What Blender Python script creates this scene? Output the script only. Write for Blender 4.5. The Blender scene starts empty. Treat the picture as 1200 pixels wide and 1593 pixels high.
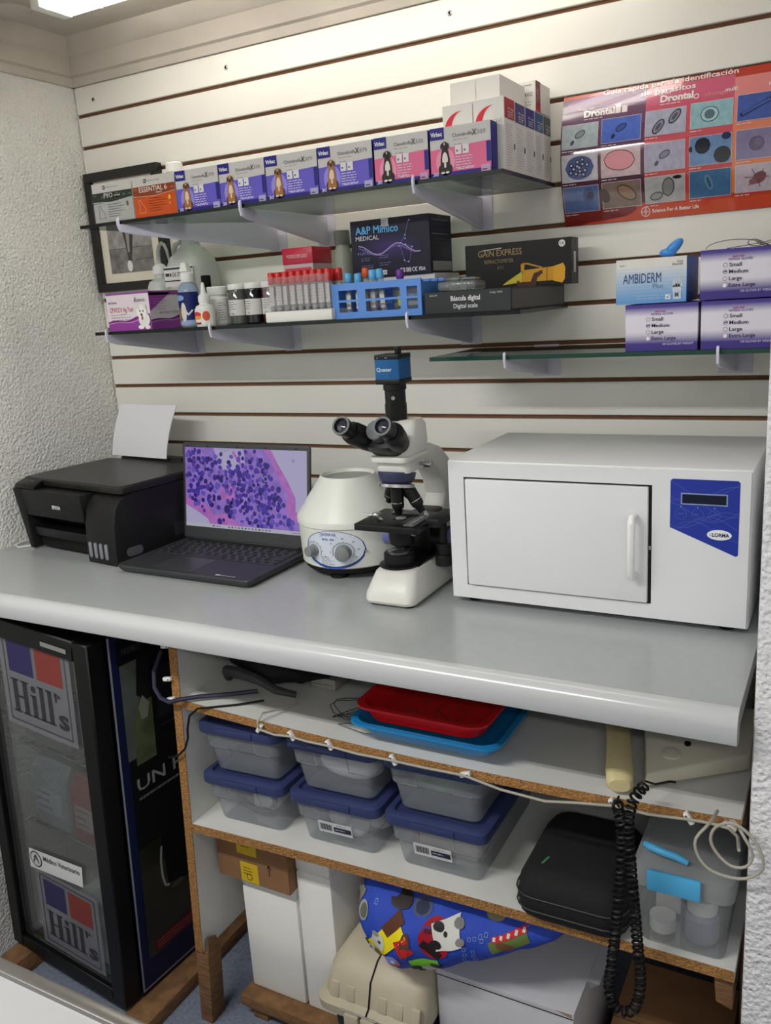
import bpy, bmesh, math, random
from mathutils import Matrix, Vector
random.seed(7)
SC = bpy.context.scene
COL = SC.collection
# ------------------------------------------------------------------ camera, world, lights, exposure
cam_d = bpy.data.cameras.new('camera'); cam = bpy.data.objects.new('camera', cam_d); COL.objects.link(cam)
cam_d.sensor_fit = 'VERTICAL'; cam_d.sensor_height = 24.0; cam_d.lens = 1335.6 * 24.0 / 1593.0
cam_d.clip_start = 0.02; cam_d.clip_end = 50
_R = ((0.88034059, 0.47024609, -0.0622018), (0.05950564, -0.23958084, -0.96905113), (-0.47059486, 0.84939369, -0.23889504))
_C = (1.7923, -1.73988, 1.52746)
cam.matrix_world = Matrix(((_R[0][0], -_R[1][0], -_R[2][0], _C[0]), (_R[0][1], -_R[1][1], -_R[2][1], _C[1]),
                           (_R[0][2], -_R[1][2], -_R[2][2], _C[2]), (0, 0, 0, 1)))
SC.camera = cam
SC.view_settings.view_transform = 'Standard'; SC.view_settings.look = 'None'
SC.view_settings.gamma = 1.0; SC.view_settings.use_curve_mapping = False
SC.view_settings.exposure = 0.0
w = bpy.data.worlds.new('world'); SC.world = w; w.use_nodes = True
w.node_tree.nodes['Background'].inputs[0].default_value = (0.93, 0.96, 1.0, 1)
w.node_tree.nodes['Background'].inputs[1].default_value = 0.05
TUBE_POWER = 9.5
def area(name, loc, sx, sy, energy, col, rot=(0, 0, 0)):
    d = bpy.data.lights.new(name, 'AREA'); d.shape = 'RECTANGLE'; d.size = sx; d.size_y = sy; d.energy = energy; d.color = col
    o = bpy.data.objects.new(name, d); COL.objects.link(o); o.location = loc; o.rotation_euler = rot; return o
for dy in (-0.03, 0.03):
    area('ceiling_lamp_over_table', (0.70, -1.75 + dy, 2.17), 1.0, 0.026, 13.5, (1.0, 0.995, 0.965))
    area('added_fill_lamp', (2.3, -2.75 + dy, 2.17), 1.2, 0.026, 9.5, (1.0, 0.995, 0.965))  # second strip pair is unseen fill, added to lift slats and plaster

# ------------------------------------------------------------------ materials
_mats = {}
def lin(c):
    o = []
    for x in c[:3]:
        x = x / 255.0
        o.append(x / 12.92 if x <= 0.04045 else ((x + 0.055) / 1.055) ** 2.4)
    return (o[0], o[1], o[2], 1.0)
def mt(name, rgb, rough=0.5, metal=0.0, var=0.0, vscale=25.0, bump=0.0, bscale=150.0, emit=0.0, spec=0.5, trans=0.0, coat=0.0, stretch=None):
    if name in _mats: return _mats[name]
    m = bpy.data.materials.new(name); m.use_nodes = True; nt = m.node_tree; b = nt.nodes['Principled BSDF']
    c = lin(rgb)
    b.inputs['Base Color'].default_value = c; b.inputs['Roughness'].default_value = rough; b.inputs['Metallic'].default_value = metal
    b.inputs['Specular IOR Level'].default_value = spec
    b.inputs['Transmission Weight'].default_value = trans
    b.inputs['Coat Weight'].default_value = coat
    if emit and name.startswith('screen_'): b.inputs['Base Color'].default_value = (.01, .01, .012, 1)
    if emit:
        b.inputs['Emission Color'].default_value = c; b.inputs['Emission Strength'].default_value = emit
    if var or bump:
        tc = nt.nodes.new('ShaderNodeTexCoord'); vec = tc.outputs['Object']
        if stretch:
            mp = nt.nodes.new('ShaderNodeMapping'); mp.inputs['Scale'].default_value = stretch
            nt.links.new(vec, mp.inputs['Vector']); vec = mp.outputs['Vector']
    if var:
        n = nt.nodes.new('ShaderNodeTexNoise'); n.inputs['Scale'].default_value = vscale; n.inputs['Detail'].default_value = 4
        r = nt.nodes.new('ShaderNodeValToRGB'); r.color_ramp.elements[0].position = 0.3; r.color_ramp.elements[1].position = 0.7
        r.color_ramp.elements[0].color = tuple(x * (1 - var) for x in c[:3]) + (1,)
        r.color_ramp.elements[1].color = tuple(min(1, x * (1 + var)) for x in c[:3]) + (1,)
        nt.links.new(vec, n.inputs['Vector']); nt.links.new(n.outputs['Fac'], r.inputs['Fac']); 
        if not name.startswith('screen_'): nt.links.new(r.outputs['Color'], b.inputs['Base Color'])
        if emit: nt.links.new(r.outputs['Color'], b.inputs['Emission Color'])
    if bump:
        n2 = nt.nodes.new('ShaderNodeTexNoise'); n2.inputs['Scale'].default_value = bscale; n2.inputs['Detail'].default_value = 3
        bp = nt.nodes.new('ShaderNodeBump'); bp.inputs['Strength'].default_value = bump; bp.inputs['Distance'].default_value = 0.01
        nt.links.new(vec, n2.inputs['Vector']); nt.links.new(n2.outputs['Fac'], bp.inputs['Height']); nt.links.new(bp.outputs['Normal'], b.inputs['Normal'])
    _mats[name] = m; return m
def film(name, tint, fac, surf, rough=0.15, gloss=0.35):
    """thin clear sheet: light passes, tinted; the rest is a plastic or glass surface that reflects at grazing angles"""
    if name in _mats: return _mats[name]
    m = bpy.data.materials.new(name); m.use_nodes = True; nt = m.node_tree; b = nt.nodes['Principled BSDF']; out = nt.nodes['Material Output']
    b.inputs['Base Color'].default_value = lin(surf); b.inputs['Roughness'].default_value = rough
    t = nt.nodes.new('ShaderNodeBsdfTransparent'); t.inputs['Color'].default_value = lin(tint)
    mx = nt.nodes.new('ShaderNodeMixShader'); mx.inputs[0].default_value = fac
    nt.links.new(t.outputs[0], mx.inputs[1]); nt.links.new(b.outputs[0], mx.inputs[2])
    g = nt.nodes.new('ShaderNodeBsdfGlossy'); g.inputs['Roughness'].default_value = rough * 0.5
    lw = nt.nodes.new('ShaderNodeLayerWeight'); lw.inputs['Blend'].default_value = 0.25
    mu = nt.nodes.new('ShaderNodeMath'); mu.operation = 'MULTIPLY'; mu.inputs[1].default_value = gloss
    nt.links.new(lw.outputs['Fresnel'], mu.inputs[0])
    m2 = nt.nodes.new('ShaderNodeMixShader'); nt.links.new(mu.outputs[0], m2.inputs[0])
    nt.links.new(mx.outputs[0], m2.inputs[1]); nt.links.new(g.outputs[0], m2.inputs[2]); nt.links.new(m2.outputs[0], out.inputs['Surface'])
    _mats[name] = m; return m
def ink(rgb, rough=0.45):
    return mt('ink_%d_%d_%d_%d' % (rgb[0], rgb[1], rgb[2], int(rough * 100)), rgb, rough, spec=0.25)
def glow(rgb, s=1.0):
    return mt('screen_%d_%d_%d' % rgb[:3], rgb, 0.4, emit=s, spec=0.2)

# ------------------------------------------------------------------ mesh builder
class MB:
    def __init__(s): s.v = []; s.f = []; s.mi = []; s.mats = []
    def m(s, mat):
        if mat not in s.mats: s.mats.append(mat)
        return s.mats.index(mat)
    def add(s, vs, fs, mat, T=None):
        o = len(s.v); k = s.m(mat)
        for p in vs:
            p = Vector(p)
            s.v.append(T @ p if T else p)
        for f in fs:
            s.f.append([o + i for i in f]); s.mi.append(k)
        return s
    def box(s, x0, x1, y0, y1, z0, z1, mat, bev=0.0, seg=2, T=None):
        if bev <= 0:
            vs = [(x, y, z) for z in (z0, z1) for y in (y0, y1) for x in (x0, x1)]
            return s.add(vs, [(0, 2, 3, 1), (4, 5, 7, 6), (0, 1, 5, 4), (2, 6, 7, 3), (0, 4, 6, 2), (1, 3, 7, 5)], mat, T)
        bm = bmesh.new(); bmesh.ops.create_cube(bm, size=1)
        for v in bm.verts: v.co = Vector(((x0 + x1) / 2 + v.co.x * (x1 - x0), (y0 + y1) / 2 + v.co.y * (y1 - y0), (z0 + z1) / 2 + v.co.z * (z1 - z0)))
        bmesh.ops.bevel(bm, geom=bm.edges[:], offset=bev, segments=seg, affect='EDGES', profile=0.5)
        return s.bm(bm, mat, T)
    def bm(s, bm, mat, T=None):
        bm.verts.index_update(); vs = [v.co.copy() for v in bm.verts]; fs = [[v.index for v in f.verts] for f in bm.faces]; bm.free()
        return s.add(vs, fs, mat, T)
    def hexa(s, p, mat, bev=0.0, T=None):
        """eight corners: four below (ccw from above), four above"""
        fs = [(3, 2, 1, 0), (4, 5, 6, 7), (0, 1, 5, 4), (1, 2, 6, 5), (2, 3, 7, 6), (3, 0, 4, 7)]
        if bev <= 0: return s.add(p, fs, mat, T)
        bm = bmesh.new(); vv = [bm.verts.new(q) for q in p]
        for f in fs: bm.faces.new([vv[i] for i in f])
        bmesh.ops.bevel(bm, geom=bm.edges[:], offset=bev, segments=2, affect='EDGES', profile=0.5)
        return s.bm(bm, mat, T)
    def prism(s, poly, plane, a, b, mat, bev=0.0, T=None, seg=2):
        """extrude a 2D polygon: plane xy along z, xz along y, yz along x"""
        def P(q, h):
            return {'xy': (q[0], q[1], h), 'xz': (q[0], h, q[1]), 'yz': (h, q[0], q[1])}[plane]
        n = len(poly); vs = [P(q, a) for q in poly] + [P(q, b) for q in poly]
        fs = [list(range(n - 1, -1, -1)), list(range(n, 2 * n))] + [[i, (i + 1) % n, n + (i + 1) % n, n + i] for i in range(n)]
        if bev <= 0: return s.add(vs, fs, mat, T)
        bm = bmesh.new(); vv = [bm.verts.new(q) for q in vs]
        for f in fs: bm.faces.new([vv[i] for i in f])
        bmesh.ops.recalc_face_normals(bm, faces=bm.faces[:])
        ed = [e for e in bm.edges if any(len(f.verts) == n for f in e.link_faces)]
        bmesh.ops.bevel(bm, geom=ed, offset=bev, segments=seg, affect='EDGES', profile=0.5)
        return s.bm(bm, mat, T)
    def lathe(s, prof, mat, c=(0, 0, 0), axis=(0, 0, 1), seg=24, T=None, open_=False):
        q = Vector((0, 0, 1)).rotation_difference(Vector(axis).normalized()); c = Vector(c)
        vs = []; fs = []; n = len(prof)
        for r, h in prof:
            for k in range(seg):
                a = 2 * math.pi * k / seg; vs.append(c + q @ Vector((r * math.cos(a), r * math.sin(a), h)))
        for i in range(n - 1):
            for k in range(seg):
                fs.append((i * seg + k, i * seg + (k + 1) % seg, (i + 1) * seg + (k + 1) % seg, (i + 1) * seg + k))
        if not open_:
            fs.append(list(range(seg - 1, -1, -1))); fs.append([(n - 1) * seg + k for k in range(seg)])
        return s.add(vs, fs, mat, T)
    def tube(s, pts, r, mat, seg=8, T=None, closed=False):
        pts = [Vector(p) for p in pts]; n = len(pts); vs = []; fs = []
        up = None
        for i, p in enumerate(pts):
            if closed: t = pts[(i + 1) % n] - pts[i - 1]
            else: t = pts[min(i + 1, n - 1)] - pts[max(i - 1, 0)]
            t.normalize()
            if up is None: up = t.orthogonal().normalized()
            up = (up - t * up.dot(t))
            if up.length < 1e-6: up = t.orthogonal()
            up.normalize(); sd = t.cross(up)
            rr = r[i] if isinstance(r, (list, tuple)) else r
            for k in range(seg):
                a = 2 * math.pi * k / seg; vs.append(p + up * (rr * math.cos(a)) + sd * (rr * math.sin(a)))
        for i in range(n if closed else n - 1):
            j = (i + 1) % n
            for k in range(seg): fs.append((i * seg + k, i * seg + (k + 1) % seg, j * seg + (k + 1) % seg, j * seg + k))
        if not closed:
            fs.append(list(range(seg - 1, -1, -1))); fs.append([(n - 1) * seg + k for k in range(seg)])
        return s.add(vs, fs, mat, T)
    def loft(s, rings, mat, T=None, cap=True):
        n = len(rings[0]); vs = [p for r in rings for p in r]; fs = []
        for i in range(len(rings) - 1):
            for k in range(n): fs.append((i * n + k, i * n + (k + 1) % n, (i + 1) * n + (k + 1) % n, (i + 1) * n + k))
        if cap: fs.append(list(range(n - 1, -1, -1))); fs.append([(len(rings) - 1) * n + k for k in range(n)])
        return s.add(vs, fs, mat, T)
    def ell(s, c, r, mat, nu=16, nv=10, T=None):
        prof = []
        vs = [(c[0], c[1], c[2] - r[2])]; fs = []
        for i in range(1, nv):
            b = -math.pi / 2 + math.pi * i / nv
            for k in range(nu):
                a = 2 * math.pi * k / nu; vs.append((c[0] + r[0] * math.cos(b) * math.cos(a), c[1] + r[1] * math.cos(b) * math.sin(a), c[2] + r[2] * math.sin(b)))
        vs.append((c[0], c[1], c[2] + r[2])); L = len(vs) - 1
        for k in range(nu):
            fs.append((0, 1 + (k + 1) % nu, 1 + k)); fs.append((L, 1 + (nv - 2) * nu + k, 1 + (nv - 2) * nu + (k + 1) % nu))
        for i in range(nv - 2):
            for k in range(nu): fs.append((1 + i * nu + k, 1 + i * nu + (k + 1) % nu, 1 + (i + 1) * nu + (k + 1) % nu, 1 + (i + 1) * nu + k))
        return s.add(vs, fs, mat, T)
    def mesh(s, name, M=None):
        me = bpy.data.meshes.new(name)
        vs = [(M @ p) for p in s.v] if M else s.v
        me.from_pydata([tuple(p) for p in vs], [], s.f)
        for mm in s.mats: me.materials.append(mm)
        me.polygons.foreach_set('material_index', s.mi)
        me.polygons.foreach_set('use_smooth', [True] * len(me.polygons))
        me.update()
        me.set_sharp_from_angle(angle=math.radians(38))
        return me
def rr(x0, x1, y0, y1, r, z, n=4):
    """rounded rectangle ring at height z"""
    o = []
    for cx, cy, a0 in ((x1 - r, y1 - r, 0), (x0 + r, y1 - r, 90), (x0 + r, y0 + r, 180), (x1 - r, y0 + r, 270)):
        for k in range(n + 1):
            a = math.radians(a0 + 90 * k / n); o.append((cx + r * math.cos(a), cy + r * math.sin(a), z))
    return o
def rr2(x0, x1, y0, y1, r, n=4): return [(p[0], p[1]) for p in rr(x0, x1, y0, y1, r, 0, n)]

_inv = {}
def thing(name, label, cat, loc=(0, 0, 0), rotz=0.0, group=None, roty=0.0):
    o = bpy.data.objects.new(name, None); COL.objects.link(o); o.empty_display_size = 0.05
    o.location = loc; o.rotation_euler = (0, math.radians(roty), math.radians(rotz))
    o['label'] = label; o['category'] = cat
    if group: o['group'] = group
    M = Matrix.Translation(loc) @ Matrix.Rotation(math.radians(rotz), 4, 'Z') @ Matrix.Rotation(math.radians(roty), 4, 'Y')
    _inv[o.name] = M.inverted()
    return o
def part(name, mb, parent, world=False, label=None, stuff=False):
    """one mesh object under its thing (or part); world=True: the builder holds world coordinates"""
    root = parent
    while root.parent: root = root.parent
    M = _inv.get(root.name) if world else None
    o = bpy.data.objects.new(name, mb.mesh(name, M)); COL.objects.link(o); o.parent = parent
    if label: o['label'] = label
    if stuff: o['kind'] = 'stuff'
    return o
def struct(name, mb, label=None, parent=None):
    o = bpy.data.objects.new(name, mb.mesh(name)); COL.objects.link(o)
    if parent: o.parent = parent
    else: o['kind'] = 'structure'
    if label: o['label'] = label
    return o
def solo(name, mb, label, cat, loc=(0, 0, 0), group=None):
    """a thing that is one mesh, its origin at loc; builder in world coordinates"""
    o = bpy.data.objects.new(name, mb.mesh(name, Matrix.Translation(loc).inverted())); COL.objects.link(o); o.location = loc
    o['label'] = label; o['category'] = cat
    if group: o['group'] = group
    return o
def copy_tree(o, parent=None):
    c = o.copy(); COL.objects.link(c); c.parent = parent
    for ch in o.children: copy_tree(ch, c)
    return c

# ------------------------------------------------------------------ flat print on a face
_tc = {}
def glyphs(txt, bold=0.0, shear=0.0):
    k = (txt, bold, shear)
    if k not in _tc:
        cu = bpy.data.curves.new('t', 'FONT'); cu.body = txt; cu.size = 1.0; cu.resolution_u = 2; cu.offset = bold; cu.shear = shear
        ob = bpy.data.objects.new('t', cu); me = ob.to_mesh()
        vs = [(v.co.x, v.co.y) for v in me.vertices]; fs = [list(p.vertices) for p in me.polygons]
        ob.to_mesh_clear(); bpy.data.objects.remove(ob); bpy.data.curves.remove(cu)
        _tc[k] = (vs, fs)
    return _tc[k]
class Face:
    """a printed face: O lower corner, u along, v up, n out of the face (metres)"""
    def __init__(s, O, u, v, lift=0.0003, fn=None, step=None):
        s.O = Vector(O); s.u = Vector(u).normalized(); s.v = Vector(v).normalized(); s.n = s.u.cross(s.v).normalized()
        s.mb = MB(); s.k = 1; s.lift = lift; s.fn = fn; s.step = step
    def P(s, a, b, k):
        if s.fn: return s.fn(a, b, s.lift * k)
        return s.O + s.u * a + s.v * b + s.n * (s.lift * k)
    def poly(s, pts, c, k=None):
        k = k or s.k; mat = c if not isinstance(c, tuple) else ink(c)
        s.mb.add([s.P(a, b, k) for a, b in pts], [list(range(len(pts)))], mat); return s
    def rect(s, a0, b0, a1, b1, c, k=None):
        k = k or s.k
        mat = c if not isinstance(c, tuple) else ink(c)
        if not s.step: return s.poly([(a0, b0), (a1, b0), (a1, b1), (a0, b1)], c, k)
        na = max(1, int(abs(a1 - a0) / s.step + .99)); nb = max(1, int(abs(b1 - b0) / s.step + .99))
        vs = [s.P(a0 + (a1 - a0) * i / na, b0 + (b1 - b0) * j / nb, k) for j in range(nb + 1) for i in range(na + 1)]
        fs = [(j * (na + 1) + i, j * (na + 1) + i + 1, (j + 1) * (na + 1) + i + 1, (j + 1) * (na + 1) + i) for j in range(nb) for i in range(na)]
        s.mb.add(vs, fs, mat); return s
    def ell(s, a, b, ra, rb, c, k=None, n=16, rot=0.0):
        k = k or s.k; mat = c if not isinstance(c, tuple) else ink(c); cr = math.cos(rot); sr = math.sin(rot)
        def q(x, y): return s.P(a + x * cr - y * sr, b + x * sr + y * cr, k)
        if not s.step:
            vs = [q(ra * math.cos(2 * math.pi * i / n), rb * math.sin(2 * math.pi * i / n)) for i in range(n)]
            s.mb.add(vs, [list(range(n))], mat); return s
        m = max(10, int(2 * ra / s.step)); vs = []; fs = []
        for i in range(m + 1):
            x = -ra + 2 * ra * i / m; h = rb * math.sqrt(max(0, 1 - (x / ra) ** 2))
            vs += [q(x, -h), q(x, 0), q(x, h)]
        for i in range(m): fs += [(3 * i, 3 * i + 3, 3 * i + 4, 3 * i + 1), (3 * i + 1, 3 * i + 4, 3 * i + 5, 3 * i + 2)]
        s.mb.add(vs, fs, mat); return s
    def ring(s, a, b, ra, rb, wd, c, k=None, n=24, a0=0, a1=360):
        k = k or s.k; mat = c if not isinstance(c, tuple) else ink(c); vs = []; full = (a1 - a0) >= 360
        m = n if full else n + 1
        for i in range(m):
            t = math.radians(a0 + (a1 - a0) * i / n)
            vs += [s.P(a + (ra - wd) * math.cos(t), b + (rb - wd) * math.sin(t), k), s.P(a + ra * math.cos(t), b + rb * math.sin(t), k)]
        fs = [(2 * i, 2 * i + 1, (2 * i + 3) % (2 * m), (2 * i + 2) % (2 * m)) for i in range(n)]
        s.mb.add(vs, fs, mat); return s
    def line(s, pts, wd, c, k=None):
        for (a0, b0), (a1, b1) in zip(pts[:-1], pts[1:]):
            d = math.hypot(a1 - a0, b1 - b0) or 1e-9; nx = -(b1 - b0) / d * wd / 2; ny = (a1 - a0) / d * wd / 2
            s.poly([(a0 - nx, b0 - ny), (a1 - nx, b1 - ny), (a1 + nx, b1 + ny), (a0 + nx, b0 + ny)], c, k)
        return s
    def text(s, t, a, b, h, c, width=None, align='L', bold=0.01, shear=0.0, k=None, rot=0.0):
        """cap height h; width squeezes or stretches the line"""
        k = k or s.k + 1; mat = c if not isinstance(c, tuple) else ink(c)
        vs, fs = glyphs(t, bold, shear)
        if not vs: return s
        x0 = min(v[0] for v in vs); x1 = max(v[0] for v in vs); sy = h / 0.70; sx = sy if width is None else width / max(1e-6, x1 - x0)
        L = (x1 - x0) * sx; off = {'L': 0, 'C': -L / 2, 'R': -L}[align]; cr = math.cos(rot); sr = math.sin(rot)
        out = []
        for x, y in vs:
            p = (x - x0) * sx + off; q = y * sy; out.append(s.P(a + p * cr - q * sr, b + p * sr + q * cr, k))
        s.mb.add(out, fs, mat); return s
    def lines(s, a, b, w_, n, gap, c, h=0.0012, seed=1, k=None):
        """rows of print too small to read"""
        r = random.Random(seed)
        for i in range(n):
            x = a
            y = b - i * gap; end = a + w_ * r.uniform(0.6, 1.0)
            while x < end:
                l = r.uniform(0.004, 0.012); s.rect(x, y, min(x + l, end), y + h, c, k or s.k + 1); x += l + 0.0018
        return s
    def dog(s, a, b, h, pal, k=None):
        """seated dog seen from the front, height h, feet at (a, b)"""
        k = k or s.k + 1; dark, mid, pale = pal
        E = lambda x, y, rx, ry, c, kk, rot=0: s.ell(a + x * h, b + y * h, rx * h, ry * h, c, kk, 14, rot)
        E(-.12, .14, .13, .15, dark, k); E(.12, .14, .13, .15, dark, k)
        s.poly([(a + x * h, b + y * h) for x, y in ((-.17, .05), (.17, .05), (.16, .45), (.1, .78), (-.1, .78), (-.16, .45))], mid, k + 1)
        E(0, .42, .1, .24, pale, k + 2)
        for sx in (-1, 1):
            s.poly([(a + x * sx * h, b + y * h) for x, y in ((.03, .02), (.12, .02), (.12, .35), (.04, .35))], mid, k + 3)
            E(.08 * sx, .03, .07, .035, pale, k + 4)
        E(0, .86, .105, .12, mid, k + 3); E(-.105, .85, .04, .09, dark, k + 4, -.25); E(.105, .85, .04, .09, dark, k + 4, .25)
        E(0, .80, .055, .065, dark, k + 5); E(0, .90, .02, .05, pale, k + 5); E(0, .79, .03, .025, (25, 22, 22), k + 6)
        E(-.055, .87, .016, .016, (20, 18, 18), k + 6); E(.055, .87, .016, .016, (20, 18, 18), k + 6)
        return s

# ------------------------------------------------------------------ common materials
M_slat = mt('slat_white', (238, 236, 229), 0.32, var=0.015, vscale=6)
M_mdf = mt('mdf_groove', (112, 76, 50), 0.8, var=0.1, vscale=60)
def stucco(name, rgb, scale=130, strength=0.8):
    m = mt(name, rgb, 0.85, var=0.05, vscale=9); nt = m.node_tree; b = nt.nodes['Principled BSDF']
    tc = nt.nodes.new('ShaderNodeTexCoord'); v = nt.nodes.new('ShaderNodeTexVoronoi'); v.feature = 'SMOOTH_F1'; v.inputs['Scale'].default_value = scale
    n = nt.nodes.new('ShaderNodeTexNoise'); n.inputs['Scale'].default_value = scale * 1.3; n.inputs['Detail'].default_value = 6; n.inputs['Roughness'].default_value = 0.6
    ad = nt.nodes.new('ShaderNodeMath'); ad.operation = 'ADD'
    bp = nt.nodes.new('ShaderNodeBump'); bp.inputs['Strength'].default_value = strength; bp.inputs['Distance'].default_value = 0.006
    nt.links.new(tc.outputs['Object'], v.inputs['Vector']); nt.links.new(tc.outputs['Object'], n.inputs['Vector'])
    nt.links.new(v.outputs['Distance'], ad.inputs[0]); nt.links.new(n.outputs['Fac'], ad.inputs[1])
    nt.links.new(ad.outputs[0], bp.inputs['Height']); nt.links.new(bp.outputs['Normal'], b.inputs['Normal'])
    return m
M_wall = stucco('plaster_white', (252, 250, 245), 155, 0.95)
M_wallR = stucco('plaster_grey', (240, 239, 242), 150, 0.85)
M_ceil = mt('ceiling_paint', (196, 188, 178), 0.8, var=0.10, vscale=5, bump=0.25, bscale=30)
M_floor = mt('floor_terrazzo', (122, 130, 148), 0.45, var=0.22, vscale=120)
M_melamine = mt('white_melamine', (212, 212, 208), 0.4, var=0.03, vscale=15)
M_chip = mt('chipboard', (164, 118, 66), 0.9, var=0.38, vscale=260, bump=0.6, bscale=320)
M_wood = mt('rough_timber', (122, 88, 56), 0.85, var=0.35, vscale=30, bump=0.3, bscale=80, stretch=(1, 1, 6))
M_counter = mt('counter_laminate', (163, 167, 168), 0.22, var=0.02, vscale=50)
M_white = mt('white_plastic', (232, 232, 228), 0.4)
M_card = mt('white_card', (226, 224, 220), 0.55, var=0.02)
M_black = mt('black_plastic', (20, 20, 22), 0.45, var=0.1, vscale=300, spec=.3)
M_blackm = mt('black_matt', (15, 15, 16), 0.7, spec=.25)
M_steel = mt('steel', (190, 190, 192), 0.25, 1.0)
M_glass = film('shelf_glass', (214, 226, 220), 0.06, (150, 175, 165), 0.03, 0.8)
M_gedge = mt('glass_edge', (12, 20, 20), 0.25, spec=0.3)
M_gedge2 = mt('glass_edge_green', (24, 66, 54), 0.15, spec=0.4)
M_brk = mt('bracket_enamel', (212, 210, 226), 0.35)

# ------------------------------------------------------------------ setting
struct('floor', MB().box(-0.12, 3.4, -3.4, 0.12, -0.05, 0, M_floor))
struct('ceiling', MB().box(-0.12, 3.4, -3.4, 0.12, 2.2, 2.28, M_ceil))
struct('wall_left', MB().box(-0.12, 0, -3.4, 0.12, 0, 2.2, M_wall), 'rough white plastered wall beside the printer')
wb = MB(); wb.box(0, 1.707, 0.0125, 0.12, 0, 2.2, mt('wall_paint_back', (150, 150, 150), 0.8, var=0.05)); wb.box(0.0005, 1.7065, 0.0085, 0.0125, 0.93, 2.0985, M_mdf)
wall_back = struct('wall_back', wb, 'wall covered in white grooved display slats')
GZ = [2.031 - 0.0762 * i for i in range(15)]
edges = [2.099] + GZ
slat_me = {}
for i in range(15):
    top = edges[i] - (0.0045 if i else 0); bot = edges[i + 1] + 0.0045
    s_ = MB(); s_.prism([(0, bot + .0012), (0.0012, bot), (0.0085, bot), (0.0085, top), (0.0012, top), (0, top - .0012)], 'yz', 0.004, 1.706, M_slat)
    if i in slat_me or i > 1:
        me = slat_me.get('m')
        if me is None:
            me = s_.mesh('slat'); slat_me['m'] = me; slat_me['z'] = GZ[i - 1]
        o = bpy.data.objects.new('slat', me); COL.objects.link(o); o.location = (0, 0, GZ[i - 1] - slat_me['z']); o.parent = wall_back
    else:
        struct('slat', s_, None, wall_back)
for x, z in ((0.064, 2.063), (0.487, 2.066), (1.046, 2.070)):
    f = MB(); f.lathe([(0.0052, 0), (0.0052, 0.0012), (0.004, 0.002)], M_steel, (x, 0, z), (0, -1, 0), 14)
    f.lathe([(0.0026, 0), (0.0024, 0.0024)], M_blackm, (x, 0, z), (0, -1, 0), 10); struct('screw', f, None, wall_back)
M_darkband = mt('added_dark_band', (70, 62, 56), 0.6, var=.05)  # dark band added low on the unseen walls to cut bounce under the counter
struct('wall_front', MB().box(-0.12, 3.4, -3.52, -3.4, 1.0, 2.2, M_wall).box(-0.12, 3.4, -3.52, -3.4, 0, 1.0, M_darkband))
struct('wall_far_right', MB().box(3.4, 3.52, -3.52, 0.12, 1.0, 2.2, M_wall).box(3.4, 3.52, -3.52, 0.12, 0, 1.0, M_darkband))
struct('wall_right', MB().box(1.707, 2.6, -0.66, 0.12, 0, 2.2, M_wallR, 0.006), 'rough grey plastered pillar at the end of the counter')
cov = [(0.0, 2.099), (-0.007, 2.099), (-0.010, 2.118), (-0.018, 2.122), (-0.026, 2.16), (-0.034, 2.165), (-0.046, 2.188), (-0.05, 2.2), (0.0, 2.2)]
struct('trim_1', MB().prism(cov, 'yz', 0.0, 1.707, M_ceil), 'plaster cornice above the slat wall')
struct('trim_2', MB().prism([(-p[0], p[1]) for p in cov][::-1], 'xz', -3.4, 0.0, M_ceil), 'plaster cornice above the rough wall')
c_ = MB(); c_.lathe([(0.045, 0), (0.045, 0.004), (0.038, 0.009), (0.030, 0.009)], M_ceil, (0.115, -0.262, 2.2), (0, 0, -1), 28)
solo('ceiling_cover', c_, 'round plaster cover on the ceiling near the cornice corner', 'ceiling cover', (0.115, -0.262, 2.2))

# twin tube lamp
lt = thing('ceiling_light', 'twin fluorescent tube light fixed under the ceiling', 'lamp', (0.85, -0.285, 2.2))
part('lamp_base', MB().box(-0.61, 0.61, -0.02, 0.02, -0.018, 0, M_white, 0.003), lt)
tube_m = mt('lit_tube', (255, 250, 240), 0.4, emit=TUBE_POWER)
for dy in (-0.027, 0.030):
    t_ = MB(); t_.lathe([(0.004, -0.572), (0.0125, -0.57), (0.0125, 0.57), (0.004, 0.572)], tube_m, (0, dy, -0.034), (1, 0, 0), 14); part('tube', t_, lt)
part('end_cap', MB().box(-0.60, -0.574, -0.045, 0.045, -0.045, -0.012, M_white, 0.003), lt); part('end_cap', MB().box(0.574, 0.60, -0.045, 0.045, -0.045, -0.012, M_white, 0.003), lt)
part('pull_tag', MB().box(-0.5, -0.494, 0.05, 0.054, -0.04, 0.0, M_white), lt)

# ------------------------------------------------------------------ counter
ct = thing('counter', 'long grey laminate worktop with a rounded front edge', 'counter', (0.85, -0.33, 1.0))
part('top_panel', MB().box(0.002, 1.691, -0.664, -0.001, 0.972, 1.0, M_counter), ct, True)
prof = [(-0.6645, 1.0)] + [(-0.668 - 0.022 * math.sin(math.radians(a)), 0.978 + 0.022 * math.cos(math.radians(a))) for a in range(0, 91, 10)] + [(-0.69, 0.966), (-0.687, 0.957), (-0.680, 0.953), (-0.66, 0.953), (-0.66, 0.971), (-0.6645, 0.971)]
part('front_nosing', MB().prism(prof, 'yz', 0.002, 1.691, mt('nosing', (188, 190, 192), 0.2)), ct, True)

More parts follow.
